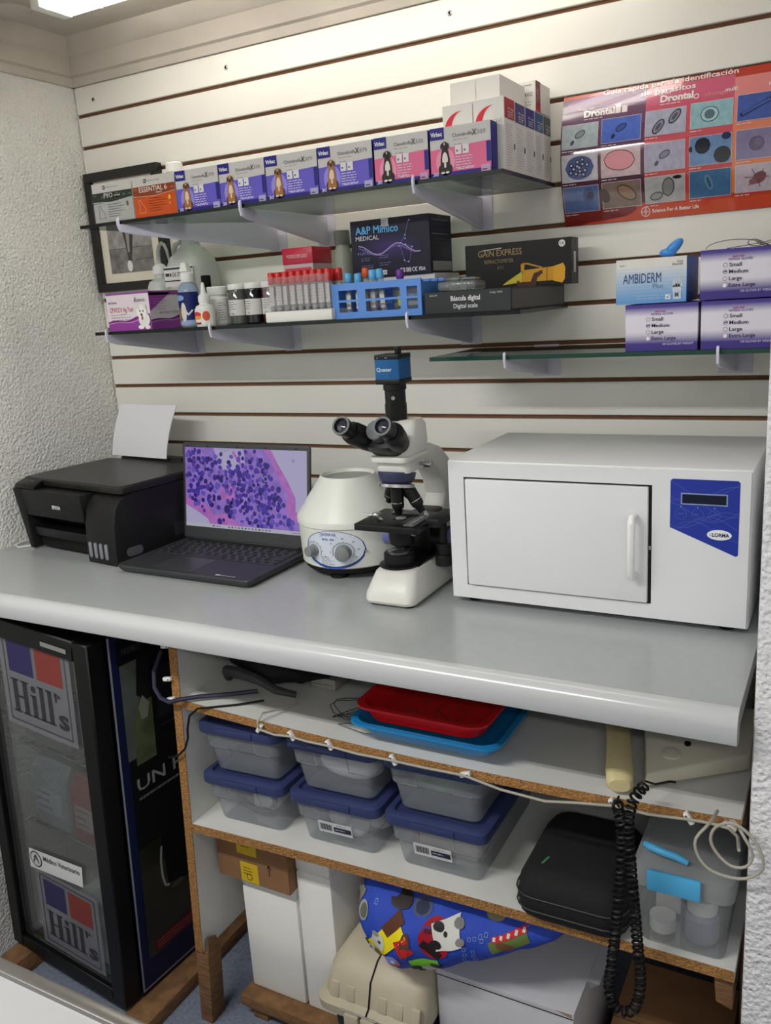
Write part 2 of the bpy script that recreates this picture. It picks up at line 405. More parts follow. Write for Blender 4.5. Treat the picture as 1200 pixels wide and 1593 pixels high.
# ------------------------------------------------------------------ open shelving unit under the counter
un = thing('shelving_unit', 'open white chipboard shelving unit under the counter', 'shelf', (1.16, -0.3, 0))
def bx(z): return 0.612 + (z - 0.19) * 0.051
p = lambda x, y, z: (x, y, z)
z0, z1 = 0.19, 0.952
side = MB(); side.hexa([p(bx(z0), -.58, z0), p(bx(z0) + .02, -.58, z0), p(bx(z0) + .02, -.02, z0), p(bx(z0), -.02, z0), p(bx(z1), -.58, z1), p(bx(z1) + .02, -.58, z1), p(bx(z1) + .02, -.02, z1), p(bx(z1), -.02, z1)], M_melamine)
sp = part('side_panel', side, un, True)
e_ = MB(); e_.hexa([p(bx(z0), -.582, z0), p(bx(z0) + .02, -.582, z0), p(bx(z0) + .02, -.5802, z0), p(bx(z0), -.5802, z0), p(bx(z1), -.582, z1), p(bx(z1) + .02, -.582, z1), p(bx(z1) + .02, -.5802, z1), p(bx(z1), -.5802, z1)], M_chip)
part('raw_edge', e_, sp, True, 'unfinished brown chipboard edge')
lg = MB(); lg.hexa([(0.598, -.578, 0), (0.630, -.578, 0), (0.630, -.535, 0), (0.598, -.535, 0), (0.609, -.578, 0.1895), (0.643, -.578, 0.1895), (0.643, -.535, 0.1895), (0.609, -.535, 0.1895)], M_wood, 0.001); lg.hexa([(0.634, -.575, .188), (0.643, -.575, .188), (0.643, -.54, .188), (0.634, -.54, .188), (0.6345, -.572, .205), (0.640, -.57, .222), (0.640, -.545, .21), (0.6345, -.545, .20)], M_wood)
part('leg', lg, un, True, 'rough timber leg with a splintered top')
part('leg', MB().box(1.672, 1.690, -.26, -.22, 0, 0.952, M_wood, 0.002), un, True)
def zup(x): return 0.7735 + 0.055 * (x - 1.2) ** 2
def zlo(x): return 0.508 + (x - 0.635) * 0.0225 + 0.006 * math.sin(math.pi * (x - 0.635) / 1.055)
def shelf(zf, x0, x1, th):
    N = 10; ring = []; rm = MB(); em = MB()
    for i in range(N):
        a = x0 + (x1 - x0) * i / N; b = x0 + (x1 - x0) * (i + 1) / N
        for mb, ya, yb, m in ((rm, -.58, -.02, M_melamine), (em, -.582, -.5802, M_chip)):
            mb.hexa([(a, ya, zf(a) - th), (b, ya, zf(b) - th), (b, yb, zf(b) - th), (a, yb, zf(a) - th), (a, ya, zf(a)), (b, ya, zf(b)), (b, yb, zf(b)), (a, yb, zf(a))], m)
    o = part('shelf', rm, un, True); part('raw_edge', em, o, True, 'unfinished brown chipboard edge'); return o
shelf(zup, bx(.78) + .0205, 1.690, 0.016); shelf(zlo, bx(.5) + .0205, 1.690, 0.018)
part('cleat', MB().box(1.655, 1.690, -.50, -.41, 0.725, 0.768, M_wood, 0.002), un, True)
part('cleat', MB().prism([(1.660, 0.506), (1.688, 0.506), (1.688, 0.452), (1.664, 0.46)], 'xz', -.57, -.45, M_wood, 0.002), un, True)
for (x, z, r) in ((0.646, 0.905, 80), (0.640, 0.835, 80), (0.642, 0.792, 75), (0.856, 0.771, 35), (0.928, 0.770, -35), (1.009, 0.768, -35), (1.138, 0.7665, -30), (1.271, 0.769, 70), (1.513, 0.7735, -35), (1.621, 0.778, -35), (1.676, 0.779, -55)):
    T = Matrix.Translation((x, -0.5865, z - 0.002)) @ Matrix.Rotation(math.radians(r), 4, 'Y')
    k = MB(); k.box(-.004, .004, -.0045, .0045, -.010, .010, M_white, .002, T=T); k.lathe([(.0016, 0), (.0016, .002)], M_steel, (0, -.0045, .006), (0, -1, 0), 8, T=T)
    part('cable_clip', k, un, True)

# ------------------------------------------------------------------ glass shelves and brackets
def glass_shelf(label, x0, x1, y0, y1, z0, z1, medge):
    t = thing('glass_shelf', label, 'shelf', ((x0 + x1) / 2, (y0 + y1) / 2, z0), 0, 'glass wall shelves')
    g = MB(); g.box(x0 + .0004, x1 - .0004, y0 + .0004, y1 - .0004, z0, z1, M_glass); part('glass_pane', g, t, True)
    e = MB()
    e.box(x0, x1, y0, y0 + .0003, z0, z1, medge); e.box(x0, x1, y1 - .0003, y1, z0, z1, medge); e.box(x0, x0 + .0003, y0, y1, z0, z1, medge); e.box(x1 - .0003, x1, y0, y1, z0, z1, medge)
    part('polished_edge', e, t, True); return t
ZA, ZB, ZC = 1.7265, 1.4975, 1.4165
glass_shelf('highest glass shelf, carrying the row of purple and pink boxes', 0.283, 1.262, -0.310, -0.026, 1.7195, ZA, M_gedge)
glass_shelf('middle glass shelf, carrying bottles, tubes and test kits', 0.268, 1.281, -0.295, -0.012, 1.4905, ZB, M_gedge)
glass_shelf('lowest glass shelf, green edged, carrying the glove boxes', 1.078, 1.700, -0.240, -0.012, 1.4090, ZC, M_gedge2)
def bracket(x, ztop, depth, label, skew=0.0, wide=0.048, high=0.062):
    t = thing('shelf_bracket', label, 'bracket', (x, 0, ztop), 0)
    part('wall_plate', MB().box(-wide / 2, wide / 2, -.002, -.0001, -high - .004, -.0005, M_brk, .0008), t)
    hk = MB(); hk.box(-wide / 2 + .004, wide / 2 - .004, -.0019, -.0001, -.0005, .010, M_brk); part('hook', hk, t)
    d = depth; a = MB()
    poly = [(-.0021, -.0006), (-.0021, -high), (-.012, -high), (-d * .93, -.022), (-d - .004, -.015), (-d - .008, -.004), (-d - .0085, .006), (-d - .006, .013), (-d - .0028, .014), (-d - .0018, .008), (-d - .0018, -.0006)]
    T = Matrix.Rotation(math.radians(skew), 4, 'Z')
    a.prism(poly, 'yz', -.0022, .0022, M_brk, .0007, T=T); part('arm', a, t)
    part('bolt', MB().lathe([(.0025, 0), (.0022, .0018)], M_blackm, (-wide / 2 + .012, -.002, -high + .012), (0, -1, 0), 8), t)
bracket(0.590, 1.7195, 0.3625, 'skewed bracket under the highest glass shelf, by the picture frame', -31)
bracket(0.725, 1.7195, 0.3115, 'bracket under the highest glass shelf, above the microscope slide box')
bracket(1.100, 1.7195, 0.3115, 'bracket under the highest glass shelf, above the dark mask box')
bracket(0.310, 1.4905, 0.2965, 'bracket under the middle glass shelf, below the purple test kit')
bracket(0.606, 1.4905, 0.2965, 'bracket under the middle glass shelf, below the stain jars')
bracket(1.066, 1.4905, 0.2965, 'bracket under the middle glass shelf, below the digital scale box')
bracket(1.232, 1.4090, 0.2415, 'bracket near the open end of the lowest glass shelf', 0, 0.060, 0.05)
bracket(1.597, 1.4090, 0.2415, 'bracket under the glove boxes, near the grey pillar', 0, 0.060, 0.05)

# ------------------------------------------------------------------ boxes
def carton(name, label, cat, x0, x1, y0, y1, z0, z1, mat, group=None, rotz=0.0, bev=.0006):
    """empty at the base centre; local frame: x across, y 0 at front face, z up"""
    cx = (x0 + x1) / 2
    t = thing(name, label, cat, (cx, y0, z0), rotz, group)
    W = x1 - x0; D = y1 - y0; H = z1 - z0
    b = MB(); b.box(-W / 2, W / 2, 0, D, 0, H, mat, bev, 1)
    part('carton', b, t)
    return t, Face((-W / 2, 0, 0), (1, 0, 0), (0, 0, 1)), Face((W / 2, 0, 0), (0, 1, 0), (0, 0, 1)), W, D, H
def stamp(t, *faces, name='printed_face'):
    for f in faces:
        if f.mb.f: part(name, f.mb, t)
GR, NAVY, PUR, PINK = (205, 202, 200), (38, 34, 132), (104, 92, 200), (226, 108, 150)
BOXER = ((92, 60, 40), (170, 116, 70), (228, 206, 176)); BERN = ((36, 30, 30), (44, 36, 34), (225, 220, 214))
def chondro(x0, x1, label, pink):
    t, f, s_, W, D, H = carton('supplement_box', label, 'box', x0 + .0012, x1 - .0012, -.302, -.272, ZA, ZA + .079, M_card, 'dog supplement boxes')
    mainc = PINK if pink else PUR; halo = (240, 150, 180) if pink else (150, 140, 226)
    f.rect(0, 0, W, H, GR, 1)
    f.rect(0, 0, W, H * .56, mainc, 2); f.poly([(0, H * .56), (W, H * .56), (W, H * .62), (0, H * .56)], mainc, 2)
    f.ell(W * .25, H * .3, W * .16, H * .28, halo, 3)
    f.rect(0, 0, W, H * .09, NAVY, 3); f.rect(W * .93, H * .2, W, H * .6, NAVY, 3)
    f.rect(0, H * .76, W * .24, H, NAVY, 3); f.text('Virbac', W * .02, H * .83, H * .085, (235, 235, 240), W * .19, bold=.03, k=5)
    f.text('Chondrofle', W * .38, H * .77, H * .075, (70, 66, 70), W * .33, bold=-.005, k=5); f.text('X', W * .705, H * .755, H * .12, (60, 56, 60), W * .075, k=5)
    f.text('525' if pink else '375', W * .79, H * .77, H * .075, (120, 115, 118), W * .13, bold=-.005, k=5)
    f.lines(W * .38, H * .71, W * .36, 1, .004, (140, 136, 138), .0009, 3); f.lines(W * .4, H * .62, W * .2, 1, .004, (120, 116, 138), .0009, 4)
    for q in (0, 1):
        a = W * (.42 + .125 * q); f.rect(a, H * .42, a + W * .105, H * .6, (225, 222, 226), 5); f.rect(a + .002, H * .47, a + W * .05, H * .51, (120, 115, 125), 6)
    f.lines(W * .42, H * .36, W * .32, 5, H * .055, (216, 212, 232), .0014, 5, 5)
    f.lines(W * .46, H * .115, W * .3, 1, .004, (230, 228, 240), .0012, 6, 5)
    f.rect(W * .84, H * .0, W * .99, H * .15, (205, 160, 196) if pink else (176, 172, 214), 5); f.lines(W * .86, H * .04, W * .11, 1, .003, (70, 60, 100), .0018, 8, 6)
    f.text('30' if not pink else '30', W * .04, H * .03, H * .07, (225, 222, 236), W * .09, bold=.02, k=5)
    f.dog(W * .25, H * .06, H * .66, BERN if pink else BOXER, 6)
    s_.rect(0, 0, D, H, NAVY, 1); s_.rect(D * .3, H * .1, D * .36, H * .9, (70, 64, 160), 2)
    fl = Face((-W / 2, 0, 0), (0, -1, 0), (0, 0, 1)); fl.O = Vector((-W / 2, D, 0)); fl.rect(0, 0, D, H, NAVY, 1)
    stamp(t, f, s_, fl); return t
chondro(0.558, 0.669, 'purple boxer dog supplement box right beside the orange box', 0)
chondro(0.669, 0.781, 'second purple boxer dog supplement box from the orange box', 0)
chondro(0.781, 0.900, 'third purple boxer dog supplement box from the orange box', 0)
chondro(0.900, 1.016, 'purple boxer dog supplement box touching the pink ones', 0)
chondro(1.018, 1.126, 'pink black-dog supplement box beside the last purple box', 1)
chondro(1.128, 1.241, 'pink black-dog supplement box at the shelf end before white cartons', 1)
def herb(x0, x1, label, orange):
    t, f, s_, W, D, H = carton('supplement_box', label, 'box', x0 + .001, x1 - .001, -.301, -.255, ZA, ZA + .0805, M_card, 'grey topped skin care boxes')
    f.rect(0, 0, W, H, (205, 202, 198), 1)
    low = (206, 84, 28) if orange else (178, 180, 176); band = (140, 62, 34) if orange else (44, 56, 46)
    f.rect(0, 0, W, H * .56, low, 2)
    f.poly([(0, H * .52)] + [(W * i / 8, H * (.50 + .06 * (i / 8) ** 2)) for i in range(9)] + [(W, H * .76), (0, H * .76)], band, 3)
    r = random.Random(3)
    for i in range(9): f.ell(W * r.uniform(.05, .95), H * r.uniform(.6, .72), W * .05, H * .03, (180, 90, 50) if orange else (78, 96, 74), 4, 10)
    f.line([(0, H * .53), (W * .5, H * .5), (W, H * .57)], .0014, (226, 160, 130) if orange else (200, 202, 198), 5)
    f.text('ESSENTIAL 6' if orange else 'PYO', W * (.16 if orange else .3), H * .62, H * .12, (240, 236, 230), W * (.66 if orange else .22), bold=0, k=6)
    f.text('sebo' if orange else 'med', W * .56, H * (.56 if orange else .64), H * .05, (236, 220, 200), W * .14, k=6)
    f.rect(W * .28, H * .84, W * .34, H * .93, (50, 52, 54), 4); f.rect(W * .295, H * .86, W * .325, H * .91, (190, 190, 188), 5); f.lines(W * .36, H * .87, W * .3, 1, .003, (150, 150, 150), .0016, 2)
    f.lines(W * .36, H * .44, W * .42, 6, H * .06, (232, 160, 120) if orange else (140, 142, 138), .0011, 9)
    lc = (240, 180, 140) if orange else (120, 122, 120)
    f.line([(W * .12, H * .12), (W * .14, H * .3), (W * .12, H * .42), (W * .17, H * .44), (W * .19, H * .36), (W * .26, H * .25), (W * .28, H * .12), (W * .12, H * .12)], .0009, lc, 5)
    f.ell(W * .86, H * .42, W * .028, H * .06, (236, 190, 60) if orange else (92, 110, 60), 5); f.ell(W * .86, H * .28, W * .03, H * .035, (226, 130, 60) if orange else (196, 190, 150), 5)
    stamp(t, f)
herb(0.323, 0.439, 'grey and green skin supplement box at the end of the highest shelf', 0)
herb(0.440, 0.556, 'orange skin supplement box between the grey and purple boxes', 1)
b_ = MB(); b_.lathe([(.017, 0), (.019, .004), (.019, .082), (.013, .090), (.013, .094), (.018, .095), (.018, .112), (.016, .114)], M_white, (0.485, -.215, ZA))
solo('pill_bottle', b_, 'white capped bottle standing behind the orange box', 'bottle', (0.485, -.215, ZA))
# white tablet cartons
def tablet(name, x0, x1, y0, y1, z0, z1, label, side=None, swoosh=False, fronttext=False):
    t, f, s_, W, D, H = carton(name, label, 'box', x0, x1, y0, y1, z0, z1, M_card, 'white tablet cartons')
    if swoosh:
        cx, cy = W * .62, H * .66
        out = [(cx + W * .56 * math.cos(math.radians(a)), cy + H * .24 * math.sin(math.radians(a))) for a in range(90, 232, 10)]
        inn = [(cx + W * .04 + W * (.52 - .12 * math.sin(math.radians((a - 90) / 142 * 180)) * 1.2) * math.cos(math.radians(a)), cy + H * .24 * (1 - .12 * math.sin(math.radians((a - 90) / 142 * 180))) * math.sin(math.radians(a))) for a in range(90, 232, 10)]
        for i in range(len(out) - 1): f.poly([out[i], out[i + 1], inn[i + 1], inn[i]], (214, 40, 62), 2)
        f.text('EXFLAX-C', W * .33, H * .66, H * .055, (176, 172, 160), W * .6, bold=0, k=3); f.lines(W * .5, H * .61, W * .4, 1, .003, (150, 150, 150), .001, 3)
    if side:
        s_.rect(.001, H * .72, D - .001, H * .985, side, 2); s_.text('10 mg', D * .3, H * .84, H * .03, (225, 222, 222), D * .55, k=4); s_.lines(D * .3, H * .80, D * .55, 3, H * .03, (200, 190, 195), .0018, 2, 4)
        s_.lines(D * .15, H * .64, D * .7, 17, H * .034, (176, 174, 172), .0011, int(y0 * 1000) % 97, 2); s_.rect(D * .86, H * .33, D * .97, H * .41, (40, 38, 60), 3)
    stamp(t, f, s_)
ys = [-.268, -.216, -.162, -.110, -.060, -.014]
cols = [(176, 40, 50), (62, 60, 120), (44, 52, 132), (46, 92, 140), (78, 88, 98)]
nm = ['red-flashed white tablet carton behind the pink box, at shelf corner', 'violet-flashed white tablet carton behind the red-flashed one', 'dark blue flashed white tablet carton in the middle of its row', 'light blue flashed white tablet carton next to last of its row', 'grey flashed white tablet carton nearest the wall']
for i in range(5):
    tablet('tablet_carton', 1.196, 1.2515, ys[i] + .0008, ys[i + 1] - .0008, ZA, ZA + .119 + (0.001 if i == 0 else 0), nm[i], cols[i], i == 0)
tablet('tablet_carton', 1.139, 1.1945, ys[0] + .0008, ys[1] - .0008, ZA, ZA + .119, 'white tablet carton with red swoosh, further from the shelf corner', None, True)
tablet('tablet_carton', 1.134, 1.1945, -.20, -.03, ZA, ZA + .117, 'plain white carton hidden behind the swoosh cartons, under the lying cartons')
tablet('tablet_carton', 1.141, 1.189, -.235, -.085, ZA + .1205, ZA + .161, 'plain white carton lying flat on the pile, further from the pillar')
tablet('tablet_carton', 1.1895, 1.233, -.235, -.105, ZA + .1205, ZA + .162, 'plain white carton lying flat beside its twin, nearer the upright one')
t, f, s_, W, D, H = carton('tablet_carton', 'white carton with red band lying on top of the row at the wall', 'box', 1.216, 1.2515, -.10, -.014, ZA + .1205, ZA + .172, M_card, 'white tablet cartons')
f.rect(W * .2, H * .86, W * .8, H * .88, (110, 110, 110), 2); f.text('EXFLAX-C', W * .04, H * .5, H * .14, (120, 118, 110), W * .8, k=3); f.lines(W * .2, H * .3, W * .6, 2, .005, (160, 160, 160), .0012, 2)
s_.rect(.0005, 0, D * .30, H, (126, 28, 44), 2); s_.text('EXFLAX', D * .17, H * .15, .010, (190, 150, 156), H * .6, rot=math.pi / 2, k=3); s_.rect(.0005, 0, D * .30, H * .3, (190, 40, 46), 3); stamp(t, f, s_)

# ---------------- middle shelf
t, f, s_, W, D, H = carton('test_kit_box', 'white and purple dog test kit box at the end of the middle shelf', 'box', 0.298, 0.425, -.278, -.136, ZB, ZB + .0785, mt('kit_card', (226, 214, 222), .4))
VIO = (150, 66, 158)
def wave(fc, W, H):
    cv = [(W * i / 12, H * (.26 + .03 * math.sin(i * .9) + .2 * (i / 12) ** 2)) for i in range(13)]
    for q in range(12): fc.poly([(cv[q][0], 0), (cv[q + 1][0], 0), cv[q + 1], cv[q]], VIO, 2)
    fc.line([(W * i / 10, H * (.24 + .03 * math.sin(i) + .2 * (i / 10) ** 2)) for i in range(11)], .003, (110, 36, 116), 3)
    fc.line([(W * i / 10, H * (.2 + .03 * math.sin(i * .8) + .18 * (i / 10) ** 2)) for i in range(11)], .0012, (220, 180, 222), 4)
wave(f, W, H); wave(s_, D, H)
f.text('anCare', W * .05, H * .76, H * .07, (90, 84, 92), W * .2, k=5); f.text('A', W * .66, H * .77, H * .15, (70, 66, 76), W * .05, k=5, shear=.2); f.text('SSENCIA', W * .72, H * .78, H * .07, (90, 84, 94), W * .2, k=5)
f.text('CPV/CCV Ag Test', W * .07, H * .52, H * .13, (186, 70, 90), W * .55, bold=0, k=5); f.lines(W * .09, H * .44, W * .5, 3, H * .075, (140, 100, 130), .0012, 4)
s_.poly([(0, H), (D * .5, H), (0, H * .5)], VIO, 3); s_.rect(0, H * .93, D, H, VIO, 3); s_.lines(D * .1, H * .82, D * .3, 5, H * .07, (190, 130, 190), .001, 4, 4)
s_.ring(D * .85, H * .68, D * .08, H * .15, .002, (110, 100, 112), 4); s_.ell(D * .85, H * .68, D * .025, H * .05, (90, 84, 92), 4); s_.text('JH BIOTECH', D * .2, H * .42, H * .06, (170, 150, 166), D * .5, k=5)
f.ell(W * .86, H * .28, W * .13, H * .2, (232, 230, 226), 6); f.ell(W * .82, H * .5, W * .12, H * .2, (240, 238, 234), 7); f.ell(W * .75, H * .63, W * .03, H * .07, (220, 216, 212), 8); f.ell(W * .9, H * .63, W * .03, H * .07, (220, 216, 212), 8)
f.ell(W * .79, H * .52, W * .014, H * .025, (40, 38, 40), 9); f.ell(W * .86, H * .52, W * .014, H * .025, (40, 38, 40), 9); f.ell(W * .815, H * .42, W * .022, H * .035, (40, 38, 40), 9); f.ell(W * .825, H * .33, W * .02, H * .06, (150, 70, 80), 9)
f.ell(W * .78, H * .08, W * .07, H * .06, (240, 238, 236), 9); f.ell(W * .93, H * .07, W * .06, H * .06, (240, 238, 236), 9)
lid = MB(); lid.box(-W / 2, W / 2, 0, D, H + .0002, H + .004, mt('kit_lid', (150, 66, 158), .25)); part('lid', lid, t); stamp(t, f, s_)
# picture frame on the slats
pf = thing('picture_frame', 'black framed photograph of a dog hung behind the glass shelves', 'picture', (0.137, -.001, 1.594), 0)
fr = MB()
for q in ((-.125, .125, 0, .022), (-.125, .125, .274, .296), (-.125, -.103, .022, .274), (.103, .125, .022, .274)): fr.box(q[0], q[1], -.02, 0, q[2], q[3], mt('frame_black', (26, 24, 22), .35), .001, 1)
part('frame', fr, pf); part('mat_board', MB().box(-.103, .103, -.008, -.001, .022, .274, mt('mount_cream', (228, 222, 206), .7)), pf)
pm = Face((-.078, -.0083, .045), (1, 0, 0), (0, 0, 1)); pm.rect(0, 0, .15, .206, mt('photo_grey', (150, 148, 144), .35, var=.35, vscale=40), 1)
pm.rect(0, 0, .15, .06, mt('photo_floor', (122, 120, 117), .35, var=.3, vscale=60), 2); pm.line([(0, .06), (.15, .062)], .001, (60, 58, 56), 3); pm.line([(.09, .03), (.15, .032)], .001, (60, 58, 56), 3); pm.line([(.02, .06), (.03, 0)], .001, (70, 68, 66), 3)
pm.poly([(.04, .206), (.1, .206), (.094, .12), (.082, .06), (.074, .02), (.066, .02), (.06, .07), (.05, .12)], (70, 68, 68), 3); pm.poly([(.058, .2), (.082, .2), (.08, .12), (.072, .05), (.066, .05), (.064, .12)], (150, 148, 146), 4)
pm.ell(.068, .016, .009, .014, (226, 224, 222), 5); pm.ell(.02, .15, .02, .05, (150, 148, 144), 3)
part('photograph', pm.mb, pf)
M_hdpe = film('milky_plastic', (225, 228, 222), .86, (206, 208, 204), .35, .3)
# bottles
def bottle(name, label, c, parts_, cat='bottle', group=None):
    t = thing(name, label, cat, c, 0, group)
    for n, prof, m, seg in parts_: part(n, MB().lathe(prof, m, seg=seg), t)
    return t
t = bottle('wash_bottle', 'milky squeeze bottle with a bent spout behind the test kit', (0.300, -.093, ZB), [('bottle_body', [(.028, 0), (.033, .004), (.033, .096), (.028, .108), (.015, .115), (.015, .124)], M_hdpe, 24), ('screw_cap', [(.0165, .1245), (.017, .126), (.017, .142), (.011, .148), (.006, .150)], M_white, 20)])
sp_ = [(0, 0, .150), (0, 0, .165), (.001, 0, .178), (.006, 0, .190), (.014, 0, .196), (.022, 0, .192), (.028, 0, .180), (.031, 0, .165), (.033, 0, .150)]
part('spout', MB().tube([(-p[0] * .5, p[1], p[2]) if 0 else p for p in sp_], [.0055, .0052, .005, .0048, .0045, .004, .0036, .003, .0026], M_hdpe, 10), t)
jg = thing('plastic_jug', 'large milky plastic jug with a striped label behind the spray bottle', 'jug', (0.386, -.074, ZB), 0)
j_ = MB(); j_.loft([rr(-.050, .052, -.05, .05, .03, 0), rr(-.053, .053, -.052, .052, .032, .006), rr(-.053, .053, -.052, .052, .032, .135), rr(-.048, .048, -.047, .047, .034, .157), rr(-.030, .034, -.03, .03, .026, .176), rr(-.022, .024, -.022, .022, .02, .184), rr(-.019, .021, -.02, .02, .019, .198)], M_hdpe); part('jug_body', j_, jg)
part('cap', MB().lathe([(.021, .1985), (.0215, .2), (.0215, .216), (.019, .219)], M_white, seg=20), jg)
part('handle', MB().tube([(-.028, 0, .196), (-.045, 0, .190), (-.052, 0, .175), (-.052, 0, .158), (-.049, 0, .145)], [.005, .006, .006, .006, .005], M_hdpe, 8), jg)
lf = Face((-.044, -.0523, .092), (1, 0, 0), (0, 0, 1)); lf.rect(0, 0, .088, .046, (222, 222, 216)); lf.rect(0, .039, .088, .043, (40, 50, 78), 2); lf.rect(0, .012, .088, .0145, (60, 40, 50), 2); lf.lines(.004, .024, .018, 1, .003, (60, 60, 66), .007, 2); lf.text('DE ZINC', .025, .023, .009, (60, 60, 66), .038); lf.rect(.06, .02, .084, .034, (190, 196, 196), 2); part('label', lf.mb, jg)
t = bottle('spray_bottle', 'blue labelled spray bottle with a white pump nozzle', (0.512, -.246, ZB), [('bottle_body', [(.020, 0), (.023, .003), (.023, .076), (.019, .088), (.010, .096), (.010, .1)], film('clear_blue', (180, 200, 225), .55, (186, 204, 224), .12, .4), 24), ('collar', [(.0135, .0945), (.0142, .096), (.0142, .112), (.011, .116)], M_white, 20)])
nz = MB(); nz.hexa([(-.012, -.010, .1165), (.010, -.010, .1165), (.010, .010, .1165), (-.012, .010, .1165), (-.009, -.006, .136), (.003, -.006, .136), (.003, .006, .136), (-.009, .006, .136)], M_white, .002); part('nozzle', nz, t)
def cylface(c, R, a0, zb):
    cx, cy = c
    def fn(a, b, d):
        t_ = a0 + a / R; return Vector((cx + (R + d) * math.sin(t_), cy - (R + d) * math.cos(t_), zb + b))
    return fn
def wrap(R, a0, zb): return Face((0, 0, 0), (1, 0, 0), (0, 0, 1), fn=cylface((0, 0), R, math.radians(a0), zb), step=.005)
f = wrap(.0234, -95, .006); f.rect(0, 0, .078, .068, (22, 32, 96)); f.ell(.032, .056, .012, .006, (120, 160, 210), 2); f.ell(.04, .026, .007, .02, (210, 206, 200), 2); f.ell(.026, .02, .008, .016, (140, 110, 80), 2); f.rect(0, .0, .078, .009, (150, 170, 210), 2); f.line([(.04, .04), (.05, .02), (.06, .03)], .003, (220, 224, 230), 3)
part('label', f.mb, t)
M_amber = film('amber_glass', (120, 62, 28), .45, (70, 34, 18), .08, .6)
bottle('dropper_bottle', 'amber glass bottle with a black cap behind the spray bottle', (0.506, -.176, ZB), [('bottle_body', [(.018, 0), (.019, .003), (.019, .062), (.014, .072), (.009, .078), (.009, .083)], M_amber, 20), ('cap', [(.0105, .0832), (.0108, .085), (.0108, .107), (.009, .109)], M_blackm, 18)])
t = bottle('drops_bottle', 'small white bottle with a pointed nozzle and rainbow label', (0.561, -.256, ZB), [('bottle_body', [(.020, 0), (.0215, .003), (.0215, .036), (.018, .043), (.011, .046), (.011, .05)], M_white, 24), ('nozzle_cap', [(.0125, .0502), (.0128, .052), (.0125, .062), (.009, .066), (.0055, .07), (.0035, .088), (.002, .091)], M_white, 18)])
f = wrap(.0217, -80, .004); f.rect(0, 0, .062, .033, (236, 234, 230)); f.rect(.014, .0, .036, .033, (232, 226, 216), 2); f.ell(.024, .021, .012, .006, (206, 50, 60), 3); f.ell(.024, .015, .012, .004, (236, 150, 60), 4); f.ell(.008, .02, .006, .008, (70, 150, 60), 3); f.rect(.016, .001, .034, .005, (150, 24, 40), 3); f.ell(.007, .008, .006, .005, (70, 60, 130), 3); f.ell(.046, .018, .008, .01, (214, 90, 60), 3)
part('label', f.mb, t)
t = bottle('tablet_jar', 'white screw-top jar with a red and orange label', (0.556, -.203, ZB), [('jar_body', [(.021, 0), (.0235, .003), (.0235, .056), (.019, .061), (.019, .064)], M_white, 24), ('lid', [(.0222, .0642), (.0228, .066), (.0228, .080), (.021, .082)], M_white, 24)])
f = wrap(.0237, -40, .006); f.rect(0, 0, .05, .046, (230, 226, 222)); f.poly([(.006, .024), (.026, .024), (.024, .032), (.01, .044)], (196, 44, 62), 2); f.rect(.006, .014, .026, .022, (238, 150, 70), 2); f.lines(.004, .009, .024, 2, .004, (150, 120, 100), .0012, 3); f.lines(.03, .04, .018, 8, .005, (120, 118, 118), .0012, 5); part('label', f.mb, t)
jar_c = [(96, 100, 92), (26, 24, 36), (74, 24, 34)]
jl = ['pale grey stain jar beside the white tablet jar', 'black stain jar standing between the grey and dark red ones', 'dark red stain jar against the red capped tubes']
for i, (x, c) in enumerate(zip((0.611, 0.655, 0.699), jar_c)):
    g = film('stain_%d' % i, c, .75, c, .06, .6)
    t = bottle('stain_jar', jl[i], (x, -.203, ZB), [('jar_body', [(.019, 0), (.021, .002), (.021, .062), (.018, .069), (.018, .072)], g, 24), ('lid', [(.0198, .0722), (.0204, .0735), (.0204, .082), (.0195, .084)], M_white, 24)], 'jar', 'stain jars')
    f = wrap(.0213, -62, .018); f.rect(0, 0, .05, .033, (214, 212, 208)); f.lines(.003, .028, .034, 4, .005, (96, 94, 92), .0011, i + 3); f.text('10 g' if i != 1 else '10', .018, .002, .004, (70, 70, 70)); part('label', f.mb, t)
# foam rack with red capped tubes
M_foam = mt('white_foam', (236, 235, 230), .8, var=.02, vscale=200, bump=.2, bscale=600)
t = thing('foam_rack', 'white foam block holding the red capped tubes', 'rack', (0.816, -.248, ZB)); part('foam_block', MB().box(-.079, .079, -.036, .034, 0, .0215, M_foam, .003), t)
M_tg = film('tube_plastic', (235, 236, 236), .30, (214, 216, 218), .08, .5); M_red = mt('red_cap', (206, 40, 38), .4)
def blood_tube(label):
    t = thing('blood_tube', label, 'tube', (0, 0, 0), 0, 'red capped tubes in the foam rack')
    part('tube', MB().lathe([(.0062, .0), (.0064, .052)], M_tg, seg=12), t)
    part('cap', MB().lathe([(.0072, .0525), (.0076, .054), (.0074, .073), (.0062, .076)], M_red, seg=14), t)
    f = wrap(.00655, -60, .012); f.rect(0, 0, .013, .036, (222, 218, 214)); f.lines(.0015, .032, .009, 5, .006, (150, 146, 144), .001, 3); part('label', f.mb, t)
    part('gel', MB().lathe([(.0056, .001), (.0057, .010)], mt('gel', (150, 150, 148), .3), seg=10), t); return t
ORD = ('first', 'second', 'third', 'fourth', 'fifth', 'sixth', 'seventh', 'eighth', 'ninth')
proto = None
for row in range(2):
    for i in range(9):
        if proto is None: proto = blood_tube('glass blood tube with a red cap standing in the foam block'); o = proto
        else: o = copy_tree(proto)
        o['label'] = ORD[i] + ' red capped tube from the stain jars, %s row of the foam block' % ('front' if row == 0 else 'rear')
        o.location = (0.749 + .0167 * i + row * .004, -.268 + .034 * row, ZB + .0217); o.rotation_euler = (0, 0, .3 * math.sin(i * 2.1 + row))
bg = MB(); M_bag = film('clear_bag', (238, 238, 240), .14, (225, 222, 226), .12, .7)
N = 26; vs = []; r = random.Random(5)
